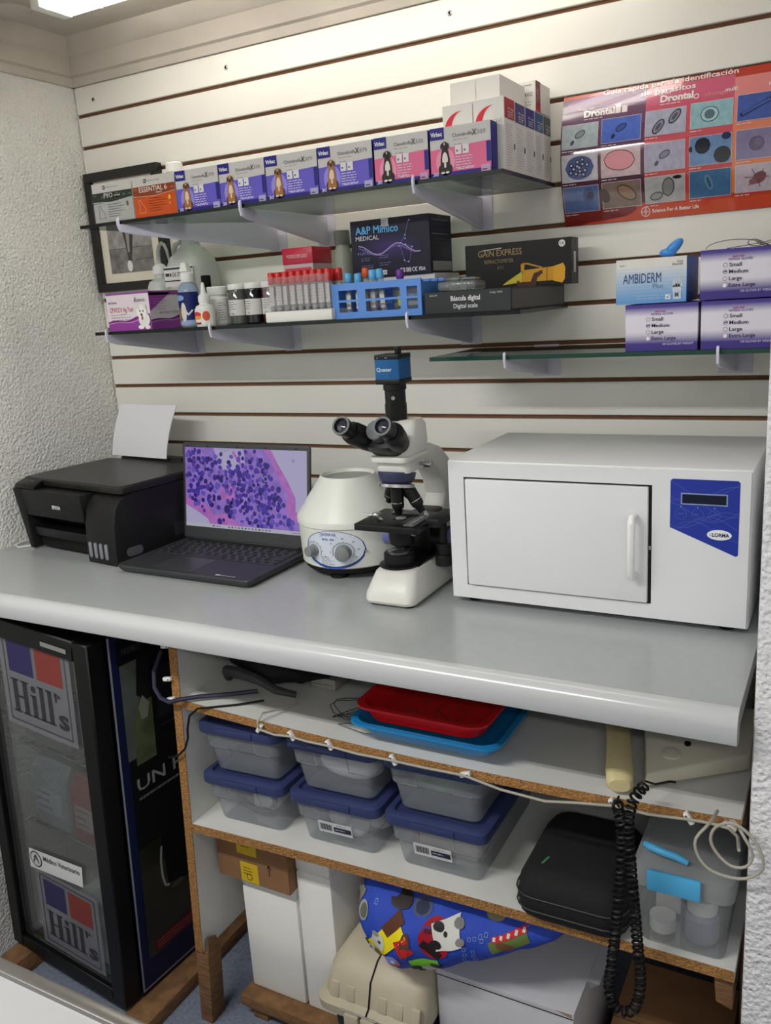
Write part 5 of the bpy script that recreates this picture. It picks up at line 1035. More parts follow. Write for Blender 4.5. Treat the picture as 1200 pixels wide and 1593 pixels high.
for z in (.50, .285):
    ws = MB()
    for y in (.07, .40): ws.tube([(-.368, y, z), (-.032, y, z)], .003, M_steel, 6)
    for i in range(22): ws.tube([(-.36 + i * .0155, .07, z + .003), (-.36 + i * .0155, .40, z + .003)], .0014, M_steel, 5)
    part('wire_shelf', ws, fg, stuff=False)
def inside(name, label, x, y, z, w_, d_, h_, col, cat, prints=None):
    p_ = MF @ Vector((x, y, z)); t = thing(name, label, cat, p_, -4, None, 3.5)
    m = MB(); m.loft([rr(-w_ / 2, w_ / 2, -d_ / 2, d_ / 2, .008, 0), rr(-w_ / 2, w_ / 2, -d_ / 2, d_ / 2, .01, h_ * .8), rr(-w_ / 2 * .95, w_ / 2 * .95, -d_ * .2, d_ * .2, .004, h_)], mt('pack_%d_%d_%d' % col, col, .5, var=.15, vscale=30)); part('pack', m, t)
    f = Face((-w_ / 2, -d_ / 2, 0), (1, 0, 0), (0, 0, 1)); f.rect(w_ * .15, h_ * .2, w_ * .85, h_ * .6, prints, 2); f.lines(w_ * .2, h_ * .5, w_ * .5, 3, h_ * .12, (90, 90, 100), .006, 3, 3); part('print', f.mb, t)
inside('food_pack', 'pale pack on the lower fridge shelf', -.295, .115, .2895, .13, .08, .16, (150, 158, 166), 'pack', (190, 196, 204))
inside('food_pack', 'red pack beside the pale one in the fridge', -.165, .115, .2895, .11, .08, .15, (150, 60, 62), 'pack', (190, 170, 170))
inside('food_pack', 'grey pack on the top fridge shelf', -.275, .115, .5045, .16, .08, .12, (128, 134, 138), 'pack', (160, 166, 172))
# printed side of the fridge
f = Face((.0004, .049, -.028), (0, 1, 0), (0, 0, 1)); FW, FH = .388, .87
NV = (16, 26, 66); f.rect(0, 0, FW, FH, NV, 1); f.rect(.004, .004, FW, .0085, (150, 156, 166), 2); f.rect(.0, .004, .005, FH, (150, 156, 166), 2); f.rect(.026, .075, FW, FH - .02, (12, 12, 13), 2)
f.rect(.026, .075, FW, .36, mt('print_olive', (44, 42, 30), .4, var=.35, vscale=12), 3); f.rect(.026, .30, FW, .40, (14, 14, 14), 3)
f.rect(.024, .58, .100, .80, mt('print_pale', (92, 96, 92), .4, var=.2, vscale=14), 3); f.poly([(.060, .70), (.075, .74), (.100, .74), (.100, .56), (.045, .56), (.045, .66)], mt('print_green', (82, 92, 64), .4, var=.35, vscale=25), 4); f.poly([(.06, .72), (.068, .80), (.1, .80), (.1, .70), (.085, .70)], (22, 24, 22), 5); f.poly([(.062, .69), (.075, .715), (.092, .69), (.085, .66), (.068, .66)], (132, 134, 118), 6)
f.rect(.02, .80, .11, .855, (8, 8, 9), 4); f.text("PREMIO", .032, .82, .014, (70, 70, 72), .05, k=5); f.rect(.115, .64, .19, .76, (30, 32, 36), 3); f.lines(.12, .62, .06, 1, .005, (90, 90, 92), .002, 3)
f.text('UN PIQUE', .040, .500, .030, (150, 150, 152), .26, bold=.01, k=5); f.lines(.042, .478, .2, 1, .01, (110, 110, 112), .006, 3, 5)
f.line([(.088, .335), (.083, .30), (.084, .26), (.090, .232), (.102, .225)], .006, (150, 150, 146), 6); f.poly([(.09, .36), (.13, .42), (.2, .44), (.3, .42), (.3, .23), (.2, .2), (.10, .23)], (10, 10, 10), 5); f.ell(.125, .215, .02, .008, (70, 68, 60), 6); f.ell(.19, .205, .006, .01, (120, 120, 116), 6)
f.poly([(.045, .080), (.3, .080), (.3, .115), (.045, .115)], (96, 22, 30), 5)
for q in range(3): f.rect(.052, .087 + q * .008, .22, .090 + q * .008, (150, 80, 84), 6)
part('printed_side', f.mb, fg)
def timber(x0, x1, y0, y1, z1, label, rot=0):
    t_ = MB(); t_.box(x0, x1, y0, y1, 0, z1, M_wood, .003); solo('timber_beam', t_, label, 'beam', ((x0 + x1) / 2, (y0 + y1) / 2, 0), 'timbers under the fridge')
timber(.455, .525, -.68, -.15, .034, 'rough timber under the printed side of the fridge'); timber(.06, .12, -.68, -.15, .050, 'rough timber under the fridge at the wall side')

# ------------------------------------------------------------------ foreground table
et = thing('exam_table', 'white topped table with a steel rim at the near corner', 'table', (0.75, -1.6, 0))
part('tabletop', MB().box(.30, 1.45, -1.95, -1.268, .832, .846, mt('table_white', (168, 168, 170), .3)), et, True)
rm = MB()
for q in ((.285, 1.465, -1.268, -1.252), (.285, 1.465, -1.966, -1.95), (.285, .30, -1.95, -1.268), (1.45, 1.465, -1.95, -1.268)): rm.box(q[0], q[1], q[2], q[3], .825, .852, mt('rim_steel', (150, 148, 146), .3, .9), .002)
part('steel_rim', rm, et, True)
for x in (.33, 1.42):
    for y in (-1.92, -1.30): part('leg', MB().lathe([(.016, 0), (.016, .8315)], M_steel, (x, y, 0), seg=14), et, True)

# ------------------------------------------------------------------ things on the upper shelf of the unit
bb = MB(); bb.ell((.80, -.40, .838), (.125, .10, .052), M_blackm, 26, 16); r = random.Random(9)
for i, v in enumerate(bb.v):
    n_ = .5 + .5 * math.sin(v.x * 60 + v.y * 37) * math.sin(v.y * 55 + v.z * 80); v.z = max(.7865 + .0, v.z + .012 * n_ - .006); v.x += .012 * math.sin(v.y * 90 + v.z * 40)
bgk = thing('black_bag', 'crumpled black bag pushed under the counter edge', 'bag', (.80, -.40, .786)); part('bag_body', bb, bgk, True)
part('strap', MB().tube([(.70, -.475, .800), (.72, -.50, .826), (.76, -.51, .832), (.80, -.505, .822), (.84, -.505, .806), (.875, -.49, .796)], [.010, .012, .012, .010, .008, .006], mt('strap_grey', (48, 48, 52), .7), 8), bgk, True)
m = MB(); m.box(.866, .925, -.425, -.37, .7805, .805, mt('adapter', (150, 148, 140), .5), .004); ad = thing('power_adapter', 'small pale adapter block behind the black bag', 'adapter', (.895, -.40, .780)); part('block', m, ad, True); part('lid_line', MB().box(.870, .921, -.4256, -.4251, .792, .7932, M_mg), ad, True)
m = MB(); m.tube([(.790, -.50, .7935), (.745, -.535, .7945), (.700, -.57, .798), (.672, -.598, .799), (.653, -.6015, .792), (.63, -.6015, .797), (.610, -.594, .812), (.600, -.58, .84), (.596, -.55, .87)], .0045, mt('cable_dark_blue', (34, 34, 60), .5), 8); solo('power_cable', m, 'thick dark cord running from the black bag past the fridge', 'cable', (.653, -.596, .79))
m = MB(); m.tube([(.82, -.52, .788), (.78, -.55, .786), (.735, -.585, .788), (.712, -.5905, .784), (.690, -.592, .765), (.681, -.592, .735), (.679, -.592, .715), (.668, -.592, .69), (.645, -.592, .668), (.620, -.592, .66)], .0022, M_blackm, 8); solo('thin_cable', m, 'thin black cable drooping over the shelf corner', 'cable', (.712, -.59, .784))
m = MB(); r = random.Random(3); pts = [(1.02 + .075 * math.sin(i * .55) * math.cos(i * .11), -.47 + .05 * math.cos(i * .43), .7805 + .003 * (1 + math.sin(i * 1.3))) for i in range(60)]; m.tube(pts, .0007, M_blackm, 4); m.tube([(1.08, -.49, .781), (1.00, -.54, .782), (1.06, -.55, .780), (1.14, -.53, .778)], .0007, M_blackm, 4)
solo('hair_wire', m, 'tangle of hair thin wire on the upper shelf beside the trays', 'wire', (1.02, -.47, .78))
def tray(name, label, x0, x1, y0, y1, z0, z1, mat, sl=.022):
    t = thing(name, label, 'tray', ((x0 + x1) / 2, (y0 + y1) / 2, z0)); m = MB(); th = .002; q = .03
    m.loft([rr(x0 + sl, x1 - sl, y0 + sl, y1 - sl, q, z0), rr(x0 + .008, x1 - .008, y0 + .008, y1 - .008, q, z1 - .004), rr(x0, x1, y0, y1, q, z1 - .004), rr(x0, x1, y0, y1, q, z1), rr(x0 + .010, x1 - .010, y0 + .010, y1 - .010, q, z1), rr(x0 + sl + .002, x1 - sl - .002, y0 + sl + .002, y1 - sl - .002, q, z0 + .003)], mat)
    part('tray_body', m, t, True); return t
tray('tray', 'blue plastic tray under the red one', 1.045, 1.328, -.588, -.38, .7905, .8190, mt('tray_blue', (24, 128, 190), .4)); rt = tray('tray', 'red plastic tray stacked on the blue tray', 1.058, 1.305, -.583, -.39, .8195, .8500, mt('tray_red', (206, 24, 28), .38), .018)
m = MB()
for i in range(16):
    x = r.uniform(1.12, 1.24); y = r.uniform(-.54, -.44); a = r.uniform(0, 3); L = r.uniform(.01, .03); m.tube([(x, y, .8245), (x + L * math.cos(a), y + L * math.sin(a), .8285)], .0008, M_steel, 4)
o = solo('wire_clippings', m, 'loose metal clippings lying in the red tray', 'clippings', (1.18, -.49, .824)); o['kind'] = 'stuff'
# telephone
M_cr = mt('phone_cream', (208, 194, 146), .45); M_cr2 = mt('phone_cream_dark', (200, 196, 180), .5)
ph = thing('telephone', 'cream desk telephone base on the upper shelf', 'telephone', (1.61, -.44, .7885), 0)
m = MB(); m.hexa([(-.060, -.110, 0), (.078, -.004, 0), (.078, .100, 0), (-.092, .040, 0), (-.058, -.107, .020), (.077, -.003, .026), (.077, .098, .058), (-.090, .040, .044)], M_cr2, .004); part('phone_base', m, ph)
def ptop(x, y): return .0285 + .20 * (y + .06) + .02 * x
def pad(x, y, wx, wy, hh): return MB().hexa([(x, y, ptop(x, y)), (x + wx, y + wx * .75, ptop(x + wx, y + wx * .75)), (x + wx - wy * .5, y + wx * .75 + wy, ptop(x + wx - wy * .5, y + wx * .75 + wy)), (x - wy * .5, y + wy, ptop(x - wy * .5, y + wy)), (x, y, ptop(x, y) + hh), (x + wx, y + wx * .75, ptop(x + wx, y + wx * .75) + hh), (x + wx - wy * .5, y + wx * .75 + wy, ptop(x + wx - wy * .5, y + wx * .75 + wy) + hh), (x - wy * .5, y + wy, ptop(x - wy * .5, y + wy) + hh)], M_blackm)
for i in range(3):
    for j in range(4): part('key', pad(.002 + i * .019 - j * .0085, .004 + i * .0142 + j * .016, .014, .011, .004), ph)
part('front_rest', MB().lathe([(.014, -.004), (.013, .002), (.008, .003)], M_cr2, (-.032, -.050, ptop(-.03, -.05)), (0, -.2, 1), 18), ph)
part('key', MB().lathe([(.005, -.002), (.005, .0025)], M_blackm, (-.012, -.022, ptop(-.012, -.022)), (0, -.2, 1), 12), ph)
hs = thing('handset', 'cream telephone handset lying at the shelf edge', 'telephone handset', (1.494, -.474, .7835), 14)
m = MB(); m.loft([[(p_[0] * sx, y, z + p_[1] * sz) for p_ in rr2(-.5, .5, 0, 1, .42, 5)] for y, sx, z, sz in ((-.105, .030, .004, .020), (-.098, .040, .001, .028), (-.065, .042, .001, .034), (-.048, .040, .008, .030), (0, .039, .014, .026), (.055, .040, .008, .030), (.07, .042, .001, .034), (.098, .040, .001, .030), (.104, .028, .004, .020))], M_cr); part('handset_body', m, hs)
def helix(path, turns, R, rw, mat, per=11):
    P = [Vector(p_) for p_ in path]; L = [0]
    for a, b_ in zip(P[:-1], P[1:]): L.append(L[-1] + (b_ - a).length)
    def at(s_):
        s_ = max(0, min(L[-1], s_))
        for i in range(len(P) - 1):
            if s_ <= L[i + 1] + 1e-9:
                u = (s_ - L[i]) / max(1e-9, L[i + 1] - L[i]); p0 = P[max(i - 1, 0)]; p1 = P[i]; p2 = P[i + 1]; p3 = P[min(i + 2, len(P) - 1)]
                return .5 * ((2 * p1) + (p2 - p0) * u + (2 * p0 - 5 * p1 + 4 * p2 - p3) * u * u + (3 * p1 - p0 - 3 * p2 + p3) * u ** 3)
        return P[-1]
    out = []; n = turns * per; up = Vector((0, 1, 0))
    for i in range(n + 1):
        s_ = L[-1] * i / n; c = at(s_); t_ = (at(s_ + .004) - at(s_ - .004)).normalized(); e1 = (up - t_ * up.dot(t_)).normalized(); e2 = t_.cross(e1); a = 2 * math.pi * i / per
        out.append(c + e1 * (R * math.cos(a)) + e2 * (R * math.sin(a)))
    return MB().tube(out, rw, mat, 5)
cc = ph
M_cb = mt('coil_black', (16, 16, 17), .5, spec=.3)
cco = part('coiled_cord', helix([(1.524, -.606, .785), (1.532, -.640, .800), (1.538, -.640, .765), (1.536, -.640, .70), (1.530, -.640, .61), (1.524, -.640, .54), (1.519, -.640, .49), (1.526, -.640, .462), (1.542, -.640, .455), (1.558, -.640, .468), (1.566, -.640, .515), (1.562, -.640, .573), (1.556, -.640, .645), (1.550, -.640, .72), (1.547, -.640, .78), (1.552, -.636, .815), (1.562, -.606, .826)], 84, .0070, .0021, M_cb), cc, True, 'black coiled cord')
part('straight_end', MB().tube([(1.522, -.592, .790), (1.521, -.606, .789), (1.527, -.612, .785)], .0018, M_cb, 6), cc, True)
part('straight_end', MB().tube([(1.562, -.606, .8332), (1.572, -.58, .815), (1.585, -.54, .800), (1.592, -.53, .795)], .0018, M_cb, 6), cc, True)
M_cab = mt('cable_grey', (168, 164, 152), .55)
m = MB(); m.tube([(.885, -.50, .785), (.872, -.545, .790), (.860, -.580, .797), (.857, -.592, .785), (.858, -.5925, .770), (.893, -.5922, .7655), (.928, -.5922, .769), (.966, -.5922, .7665), (1.009, -.5922, .767), (1.07, -.5922, .764), (1.138, -.5922, .766), (1.2, -.5922, .766), (1.271, -.5922, .768), (1.334, -.5922, .757), (1.408, -.5922, .754), (1.46, -.5922, .764), (1.513, -.5922, .772), (1.565, -.5922, .771), (1.621, -.5922, .777), (1.65, -.5925, .779), (1.676, -.594, .778), (1.69, -.62, .785), (1.697, -.672, .800)], .0022, M_cab, 8); solo('telephone_cable', m, 'thin pale cable clipped along the raw upper shelf edge', 'cable', (1.2, -.592, .766))
m = MB(); lo = [(1.655, -.592, .786), (1.662, -.61, .812), (1.658, -.66, .822), (1.644, -.676, .806), (1.646, -.678, .785), (1.660, -.68, .768), (1.683, -.68, .762), (1.708, -.68, .766), (1.727, -.68, .786), (1.722, -.68, .815), (1.705, -.678, .834), (1.686, -.676, .840), (1.668, -.674, .828), (1.662, -.674, .808), (1.670, -.674, .790), (1.688, -.675, .776), (1.707, -.675, .780), (1.714, -.675, .800), (1.703, -.674, .822), (1.690, -.66, .832), (1.680, -.64, .820)]
o2 = []
for i in range(len(lo) - 1):
    p0, p1, p2, p3 = [Vector(lo[max(0, min(len(lo) - 1, i + d))]) for d in (-1, 0, 1, 2)]
    for u in (0, .33, .66): o2.append(.5 * ((2 * p1) + (p2 - p0) * u + (2 * p0 - 5 * p1 + 4 * p2 - p3) * u * u + (3 * p1 - p0 - 3 * p2 + p3) * u ** 3))
m.tube(o2, .0021, M_cab, 7); solo('cable_loop', m, 'spare loops of pale cable hanging in front of the pillar', 'cable', (1.69, -.67, .80))

# ------------------------------------------------------------------ storage bins
M_lid = mt('bin_lid_blue', (50, 58, 100), .42, var=.05); M_bin = film('bin_clear', (236, 238, 240), .24, (214, 219, 228), .3, .3); M_ribc = film('bin_rib', (224, 226, 230), .45, (190, 194, 200), .3, .4)
def slope(x): return -math.degrees(math.atan((zlo(x + .09) - zlo(x - .09)) / .18))
def bin_(x0, x1, yf, z0, label, dep=.30, h=.094):
    t = thing('storage_bin', label, 'storage bin', ((x0 + x1) / 2, yf, z0), 0, 'clear storage bins with blue lids', slope((x0 + x1) / 2)); w_ = (x1 - x0) / 2; zs = h * .55
    m = MB(); rings = [rr(-w_ + .024, w_ - .024, .018, dep - .018, .014, 0), rr(-w_ + .021, w_ - .021, .015, dep - .015, .016, .004), rr(-w_ + .015, w_ - .015, .010, dep - .010, .016, zs), rr(-w_ + .0105, w_ - .0105, .006, dep - .006, .016, zs + .003), rr(-w_ + .007, w_ - .007, .003, dep - .003, .016, h)]
    m.loft(rings, M_bin, cap=False); m.add(rings[0], [list(range(len(rings[0]) - 1, -1, -1))], M_bin); part('bin_body', m, t)
    def y_at(z): return .018 - (.018 - .003) * z / h - .0012
    for a, b_ in ((-w_ + .030, -w_ * .36), (w_ * .36, w_ - .030)): part('moulded_rib', MB().box(a, b_, .0085, .0105, zs, zs + .0014, M_ribc), t)
    for a in (-w_ * .36, w_ * .36): part('moulded_rib', MB().hexa([(a - .0006, .0085, zs), (a + .0006, .0085, zs), (a + .0006, .0105, zs), (a - .0006, .0105, zs), (a - .0006, .0018, h - .005), (a + .0006, .0018, h - .005), (a + .0006, .0034, h - .005), (a - .0006, .0034, h - .005)], M_ribc), t)
    l = MB(); l.loft([rr(-w_, w_, -.004, dep + .002, .018, h - .006), rr(-w_ - .001, w_ + .001, -.005, dep + .003, .019, h + .001), rr(-w_, w_, -.004, dep + .002, .018, h + .012), rr(-w_ + .006, w_ - .006, .002, dep - .004, .016, h + .0155), rr(-w_ + .014, w_ - .014, .010, dep - .012, .014, h + .0155), rr(-w_ + .016, w_ - .016, .012, dep - .014, .014, h + .009)], M_lid)
    l.box(-w_ * .42, w_ * .42, -.0075, -.0035, h - .004, h + .010, M_lid, .0015); part('lid', l, t); return t
B1 = bin_(.672, .872, -.556, zlo(.77) + .0015, 'lower bin nearest the side panel, white cuff inside'); B2 = bin_(.884, 1.083, -.555, zlo(.98) + .0015, 'lower middle bin, barcode label on its front, bags inside'); B3 = bin_(1.093, 1.293, -.556, zlo(1.19) + .0015, 'lower bin next to the black zipped case, with barcode label')
U1 = bin_(.672, .870, -.552, zlo(.77) + .1125, 'upper bin nearest the side panel, empty looking'); U2 = bin_(.884, 1.081, -.550, zlo(.98) + .1125, 'upper middle bin with a pale bundle inside'); U3 = bin_(1.093, 1.291, -.550, zlo(1.19) + .1125, 'upper bin under the blue tray, greenish cloth inside')
def barcode(t, a, b_, tilt):
    f = Face((a, .0065, b_), (1, 0, 0), (0, -.13, 1)); f.poly([(0, 0), (.074, 0), (.074, .026), (0, .026)], (198, 200, 202), 2); r = random.Random(2)
    for i in range(14): f.rect(.004 + i * .0019, .006, .0048 + i * .0019 + (.0006 if i % 3 else 0), .020, (50, 50, 54), 3)
    f.rect(.034, .006, .072, .017, (40, 46, 66), 3); f.lines(.037, .011, .03, 1, .003, (190, 194, 200), .0016, 3, 4); f.lines(.04, .020, .03, 1, .003, (110, 112, 116), .0012, 4, 3); part('barcode_label', f.mb, t)
barcode(B2, -.038, .031, 0); barcode(B3, -.044, .033, 0)
zb = zlo(.77)
m = MB(); m.tube([(.772 + .045 * math.cos(a), -.515, zb + .052 + .033 * math.sin(a)) for a in [2 * math.pi * i / 24 for i in range(24)]], .0055, mt('cuff_grey', (74, 72, 78), .6), 8, closed=True); solo('coiled_cuff', m, 'grey ring shaped cuff inside the lower side bin', 'cuff', (.772, -.515, zb + .01))
m = MB(); m.box(.745, .795, -.495, -.40, zb + .008, zb + .085, M_card, .004); solo('paper_card', m, 'white card pack inside the lower side bin', 'card', (.77, -.45, zb + .008))
m = MB(); m.ell((.992, -.49, zlo(.98) + .1125 + .042), (.068, .035, .026), mt('bundle', (206, 204, 204), .7), 20, 12, T=None); solo('cloth_bundle', m, 'pale rolled cloth inside the upper middle bin', 'cloth', (.992, -.49, zlo(.98) + .13))
m = MB(); m.ell((1.185, -.48, zlo(1.19) + .1125 + .05), (.06, .05, .03), mt('green_cloth', (92, 120, 96), .7, var=.3), 18, 10); solo('green_cloth', m, 'greenish cloth inside the upper bin under the tray', 'cloth', (1.185, -.48, zlo(1.19) + .135))
for i, (x, y, q) in enumerate(((.955, -.48, .028), (1.000, -.50, .024), (1.030, -.46, .03))):
    m = MB(); m.ell((x, y, zlo(.98) + .008 + q * .8), (q, q, q * .8), mt('bag_white', (196, 196, 196), .5, var=.1), 14, 8); solo('small_bag', m, ['pale packet at the panel end inside the lower middle bin', 'smallest pale packet inside the lower middle bin', 'pale packet at the far corner inside the lower middle bin'][i], 'packet', (x, y, zlo(.98) + .008), 'packets in the lower middle bin')
m = MB(); m.box(1.13, 1.25, -.50, -.32, zlo(1.19) + .008, zlo(1.19) + .045, mt('pack_beige', (176, 168, 156), .6, var=.1), .006); solo('flat_pack', m, 'beige pack lying inside the lower bin with a barcode label', 'pack', (1.19, -.41, zlo(1.19) + .008))

# black case and clear tub
zc = zlo(1.44) + .001
bc = thing('carry_case', 'soft black zipped case overhanging the lower shelf edge', 'case', (1.444, -.60, zc), 0, None, slope(1.444))
M_case = mt('case_fabric', (13, 13, 14), .85, var=.2, vscale=300, bump=.2, bscale=500)
m = MB(); m.loft([rr(-.080, .080, .012, .205, .03, 0), rr(-.090, .088, .0, .212, .035, .012), rr(-.092, .090, -.004, .214, .035, .040), rr(-.088, .086, .0, .212, .035, .066), rr(-.076, .074, .012, .204, .03, .082), rr(-.055, .053, .03, .19, .03, .088)], M_case); part('case_body', m, bc)
for z in (.026, .050): part('zip_seam', MB().tube([(p_[0], p_[1], z) for p_ in rr(-.0925, .0905, -.0045, .2145, .035, 0)], .0016, mt('seam', (44, 44, 46), .6), 6, closed=True), bc)
f = Face((-.05, .035, .0885), (.25, 1, 0), (-1, .25, 0)); f.rect(0, 0, .022, .004, (70, 130, 84), 1); part('logo_tag', f.mb, bc)
zt = zlo(1.67) + .001; tb = thing('clear_tub', 'clear plastic tub with a light blue latch and handle', 'tub', (1.612, -.578, zt)); M_tub = film('tub_clear', (236, 238, 239), .24, (212, 215, 217), .2, .45)
m = MB(); rings = [rr(-.062, .060, .012, .26, .014, 0), rr(-.064, .062, .010, .262, .016, .004), rr(-.072, .070, .004, .268, .016, .106)]; m.loft(rings, M_tub, cap=False); m.add(rings[0], [list(range(len(rings[0]) - 1, -1, -1))], M_tub); part('tub_body', m, tb)
m = MB(); m.loft([rr(-.076, .0735, .0, .272, .02, .104), rr(-.0765, .074, -.001, .273, .02, .120), rr(-.074, .0715, .003, .269, .02, .134), rr(-.060, .058, .02, .25, .02, .142)], film('tub_lid', (232, 234, 235), .34, (206, 209, 211), .25, .45)); part('lid', m, tb)
M_lb = mt('latch_blue', (84, 176, 226), .35); m = MB(); m.box(-.050, .028, -.010, -.0015, .106, .140, M_lb, .003); part('latch', m, tb)
part('carry_handle', MB().tube([(-.062, .045, .1465), (-.052, .030, .154), (-.035, .022, .156), (-.012, .020, .154), (.004, .022, .1465)], [.005, .006, .006, .006, .005], M_lb, 10), tb)
bottle('small_bottle', 'white capped bottle inside the clear tub', (1.636, -.53, zt + .006), [('bottle_body', [(.024, 0), (.025, .003), (.025, .04), (.018, .048)], mt('bottle_lav', (150, 150, 170), .5), 20), ('cap', [(.022, .0482), (.0225, .05), (.0225, .07), (.021, .072)], M_white, 20)], 'bottle')
m = MB(); m.lathe([(.0, 0), (.020, .001), (.020, .022), (.0, .0225)], M_white, (1.578, -.535, zt + .0065), (0, 0, 1), 20); solo('tape_roll', m, 'white tape roll inside the clear tub', 'tape', (1.578, -.535, zt + .0065))
m = MB(); m.box(1.560, 1.600, -.500, -.42, zt + .007, zt + .085, M_card, .003); solo('leaflet_pack', m, 'white leaflet pack inside the clear tub', 'pack', (1.58, -.46, zt + .007))
m = MB(); m.ell((1.625, -.46, zt + .03), (.034, .03, .022), mt('foil', (168, 168, 172), .4, var=.2), 16, 10); solo('small_bag', m, 'silvery packet at the back of the clear tub', 'packet', (1.625, -.46, zt + .008))

# ------------------------------------------------------------------ floor level: pallet, foam boxes, carton, tote, cushion, boxes
pl = thing('pallet', 'low rough timber pallet on the blue floor', 'pallet', (.84, -.40, 0))
for y in (-.535, -.42, -.30): part('plank', MB().box(.680, .925, y, y + .09, .034, .062, M_wood, .003), pl, True)
for x in (.700, .87): part('runner', MB().box(x, x + .04, -.522, -.22, 0, .0338, M_wood, .002), pl, True)
def foam(x0, x1, y0, y1, z0, z1, label):
    t = thing('foam_box', label, 'foam box', ((x0 + x1) / 2, (y0 + y1) / 2, z0), 0, 'white foam boxes on the pallet'); part('foam_box_body', MB().box(x0, x1, y0, y1, z0, z1 - .03, M_foam, .006), t, True); part('foam_lid', MB().box(x0, x1, y0, y1, z1 - .0295, z1, M_foam, .006), t, True)
foam(.690, .833, -.500, -.24, .0625, .352, 'white foam box under the brown carton'); foam(.838, .923, -.500, -.24, .0625, .430, 'taller white foam box between the carton and the beige tote')
M_kr = mt('kraft', (136, 98, 66), .75, var=.08, vscale=20)
t, f, s_, W, D, H = carton('cardboard_box', 'brown cardboard box with yellow labels on the foam box', 'box', .653, .836, -.522, -.30, .3528, .462, M_kr)
f.rect(W * .33, -.0 + H * .02, W * .58, H * .45, (206, 172, 40), 2); f.rect(W * .30, H * .62, W * .58, H * .98, (206, 172, 40), 2)
for q in (.12, .72): f.lines(W * .37, H * (q + .2), W * .16, 3, .007, (96, 82, 40), .0022, 3, 3)
f.ring(W * .45, H * .14, .008, .008, .002, (96, 82, 40), 3); f.line([(W * .74, H * .3), (W * .74, H * .52)], .002, (60, 44, 32), 2); f.line([(W * .71, H * .44), (W * .74, H * .53), (W * .77, H * .44)], .002, (60, 44, 32), 2); f.line([(0, H * .52), (W, H * .52)], .0012, (112, 80, 52), 1); s_.line([(0, H * .52), (D, H * .52)], .0012, (112, 80, 52), 1); stamp(t, f, s_)
M_be = mt('tote_beige', (186, 176, 152), .5, var=.04); tt = thing('storage_tote', 'beige hinged lid tote with a dark lower body', 'tote', (1.075, -.40, 0))
m = MB(); m.loft([rr(-.115, .075, -.165, .12, .02, 0), rr(-.125, .080, -.175, .13, .02, .185)], mt('tote_dark', (34, 38, 40), .6)); part('tote_body', m, tt)
lidm = MB(); lidm.loft([rr(-.146, .085, -.198, .15, .03, .186), rr(-.148, .086, -.200, .152, .03, .206), rr(-.136, .084, -.186, .14, .03, .214), rr(-.128, .083, -.172, .13, .035, .262), rr(-.114, .081, -.140, .11, .045, .286), rr(-.09, .07, -.09, .07, .05, .296)], M_be); part('lid', lidm, tt)
part('lid_seam', MB().tube([(-.028, -.2015, .207), (-.028, -.188, .2155), (-.028, -.174, .262), (-.028, -.142, .2865), (-.028, -.092, .2965)], .0016, M_blackm, 6), tt)
for x in (-.105, -.070, .000, .035, .07):
    rb = MB(); rb.hexa([(x - .010, -.1885, .2145), (x + .010, -.1885, .2145), (x + .010, -.180, .2145), (x - .010, -.180, .2145), (x - .009, -.1790, .243), (x + .009, -.1790, .243), (x + .009, -.172, .244), (x - .009, -.172, .244)], M_be, .002); part('moulded_rib', rb, tt)
for x in (-.056, -.020): part('latch', MB().box(x - .0155, x + .0155, -.212, -.2012, .158, .208, M_be, .003), tt)
part('hinge_rod', MB().tube([(-.078, -.206, .2115), (.0, -.206, .2115)], .0018, M_steel, 6), tt)
# cushion
CX = [1.012, 1.022, 1.04, 1.07, 1.11, 1.16, 1.21, 1.26, 1.31, 1.36, 1.40, 1.425]
ZC_ = [.432, .428, .416, .400, .394, .399, .411, .424, .438, .452, .462, .468]; RZ = [.012, .044, .070, .088, .092, .088, .076, .062, .049, .036, .022, .006]; RY = [.02, .06, .09, .108, .12, .12, .11, .10, .085, .07, .05, .02]
def cint(A_, x):
    if x <= CX[0]: return A_[0]
    for i in range(len(CX) - 1):
        if x <= CX[i + 1]: u = (x - CX[i]) / (CX[i + 1] - CX[i]); return A_[i] * (1 - u) + A_[i + 1] * u
    return A_[-1]
YC = -.492
cu = thing('pet_cushion', 'blue printed cushion wedged between the shelf and the tote', 'cushion', (1.2, -.475, .33))
def wr_(x, a): return 1 + .025 * math.sin(x * 70 + 3 * a) + .015 * math.sin(x * 130 - 5 * a)
NR = 36; rings = []
for i in range(45):
    x = 1.012 + .413 * i / 44; rings.append([(x, YC + cint(RY, x) * math.cos(a) * wr_(x, a), min(.4885, cint(ZC_, x) + cint(RZ, x) * math.sin(a) * wr_(x, a))) for a in [2 * math.pi * k / NR for k in range(NR)]])
M_cu = mt('cushion_blue', (36, 68, 176), .75, var=.06, vscale=30)
m = MB(); m.loft(rings, M_cu); part('cushion_cover', m, cu, True)
def cf(a, b_, d):
    x = a; v = (b_ - cint(ZC_, x)) / cint(RZ, x); v = max(-.985, min(.985, v)); an = math.pi - math.asin(v); return Vector((x, YC + cint(RY, x) * math.cos(an) * wr_(x, an) - d * 1.2 - .0016, b_ - d * .3 * (1 if v < 0 else -1)))
f = Face((0, 0, 0), (1, 0, 0), (0, 0, 1), fn=cf, step=.006, lift=.0005)
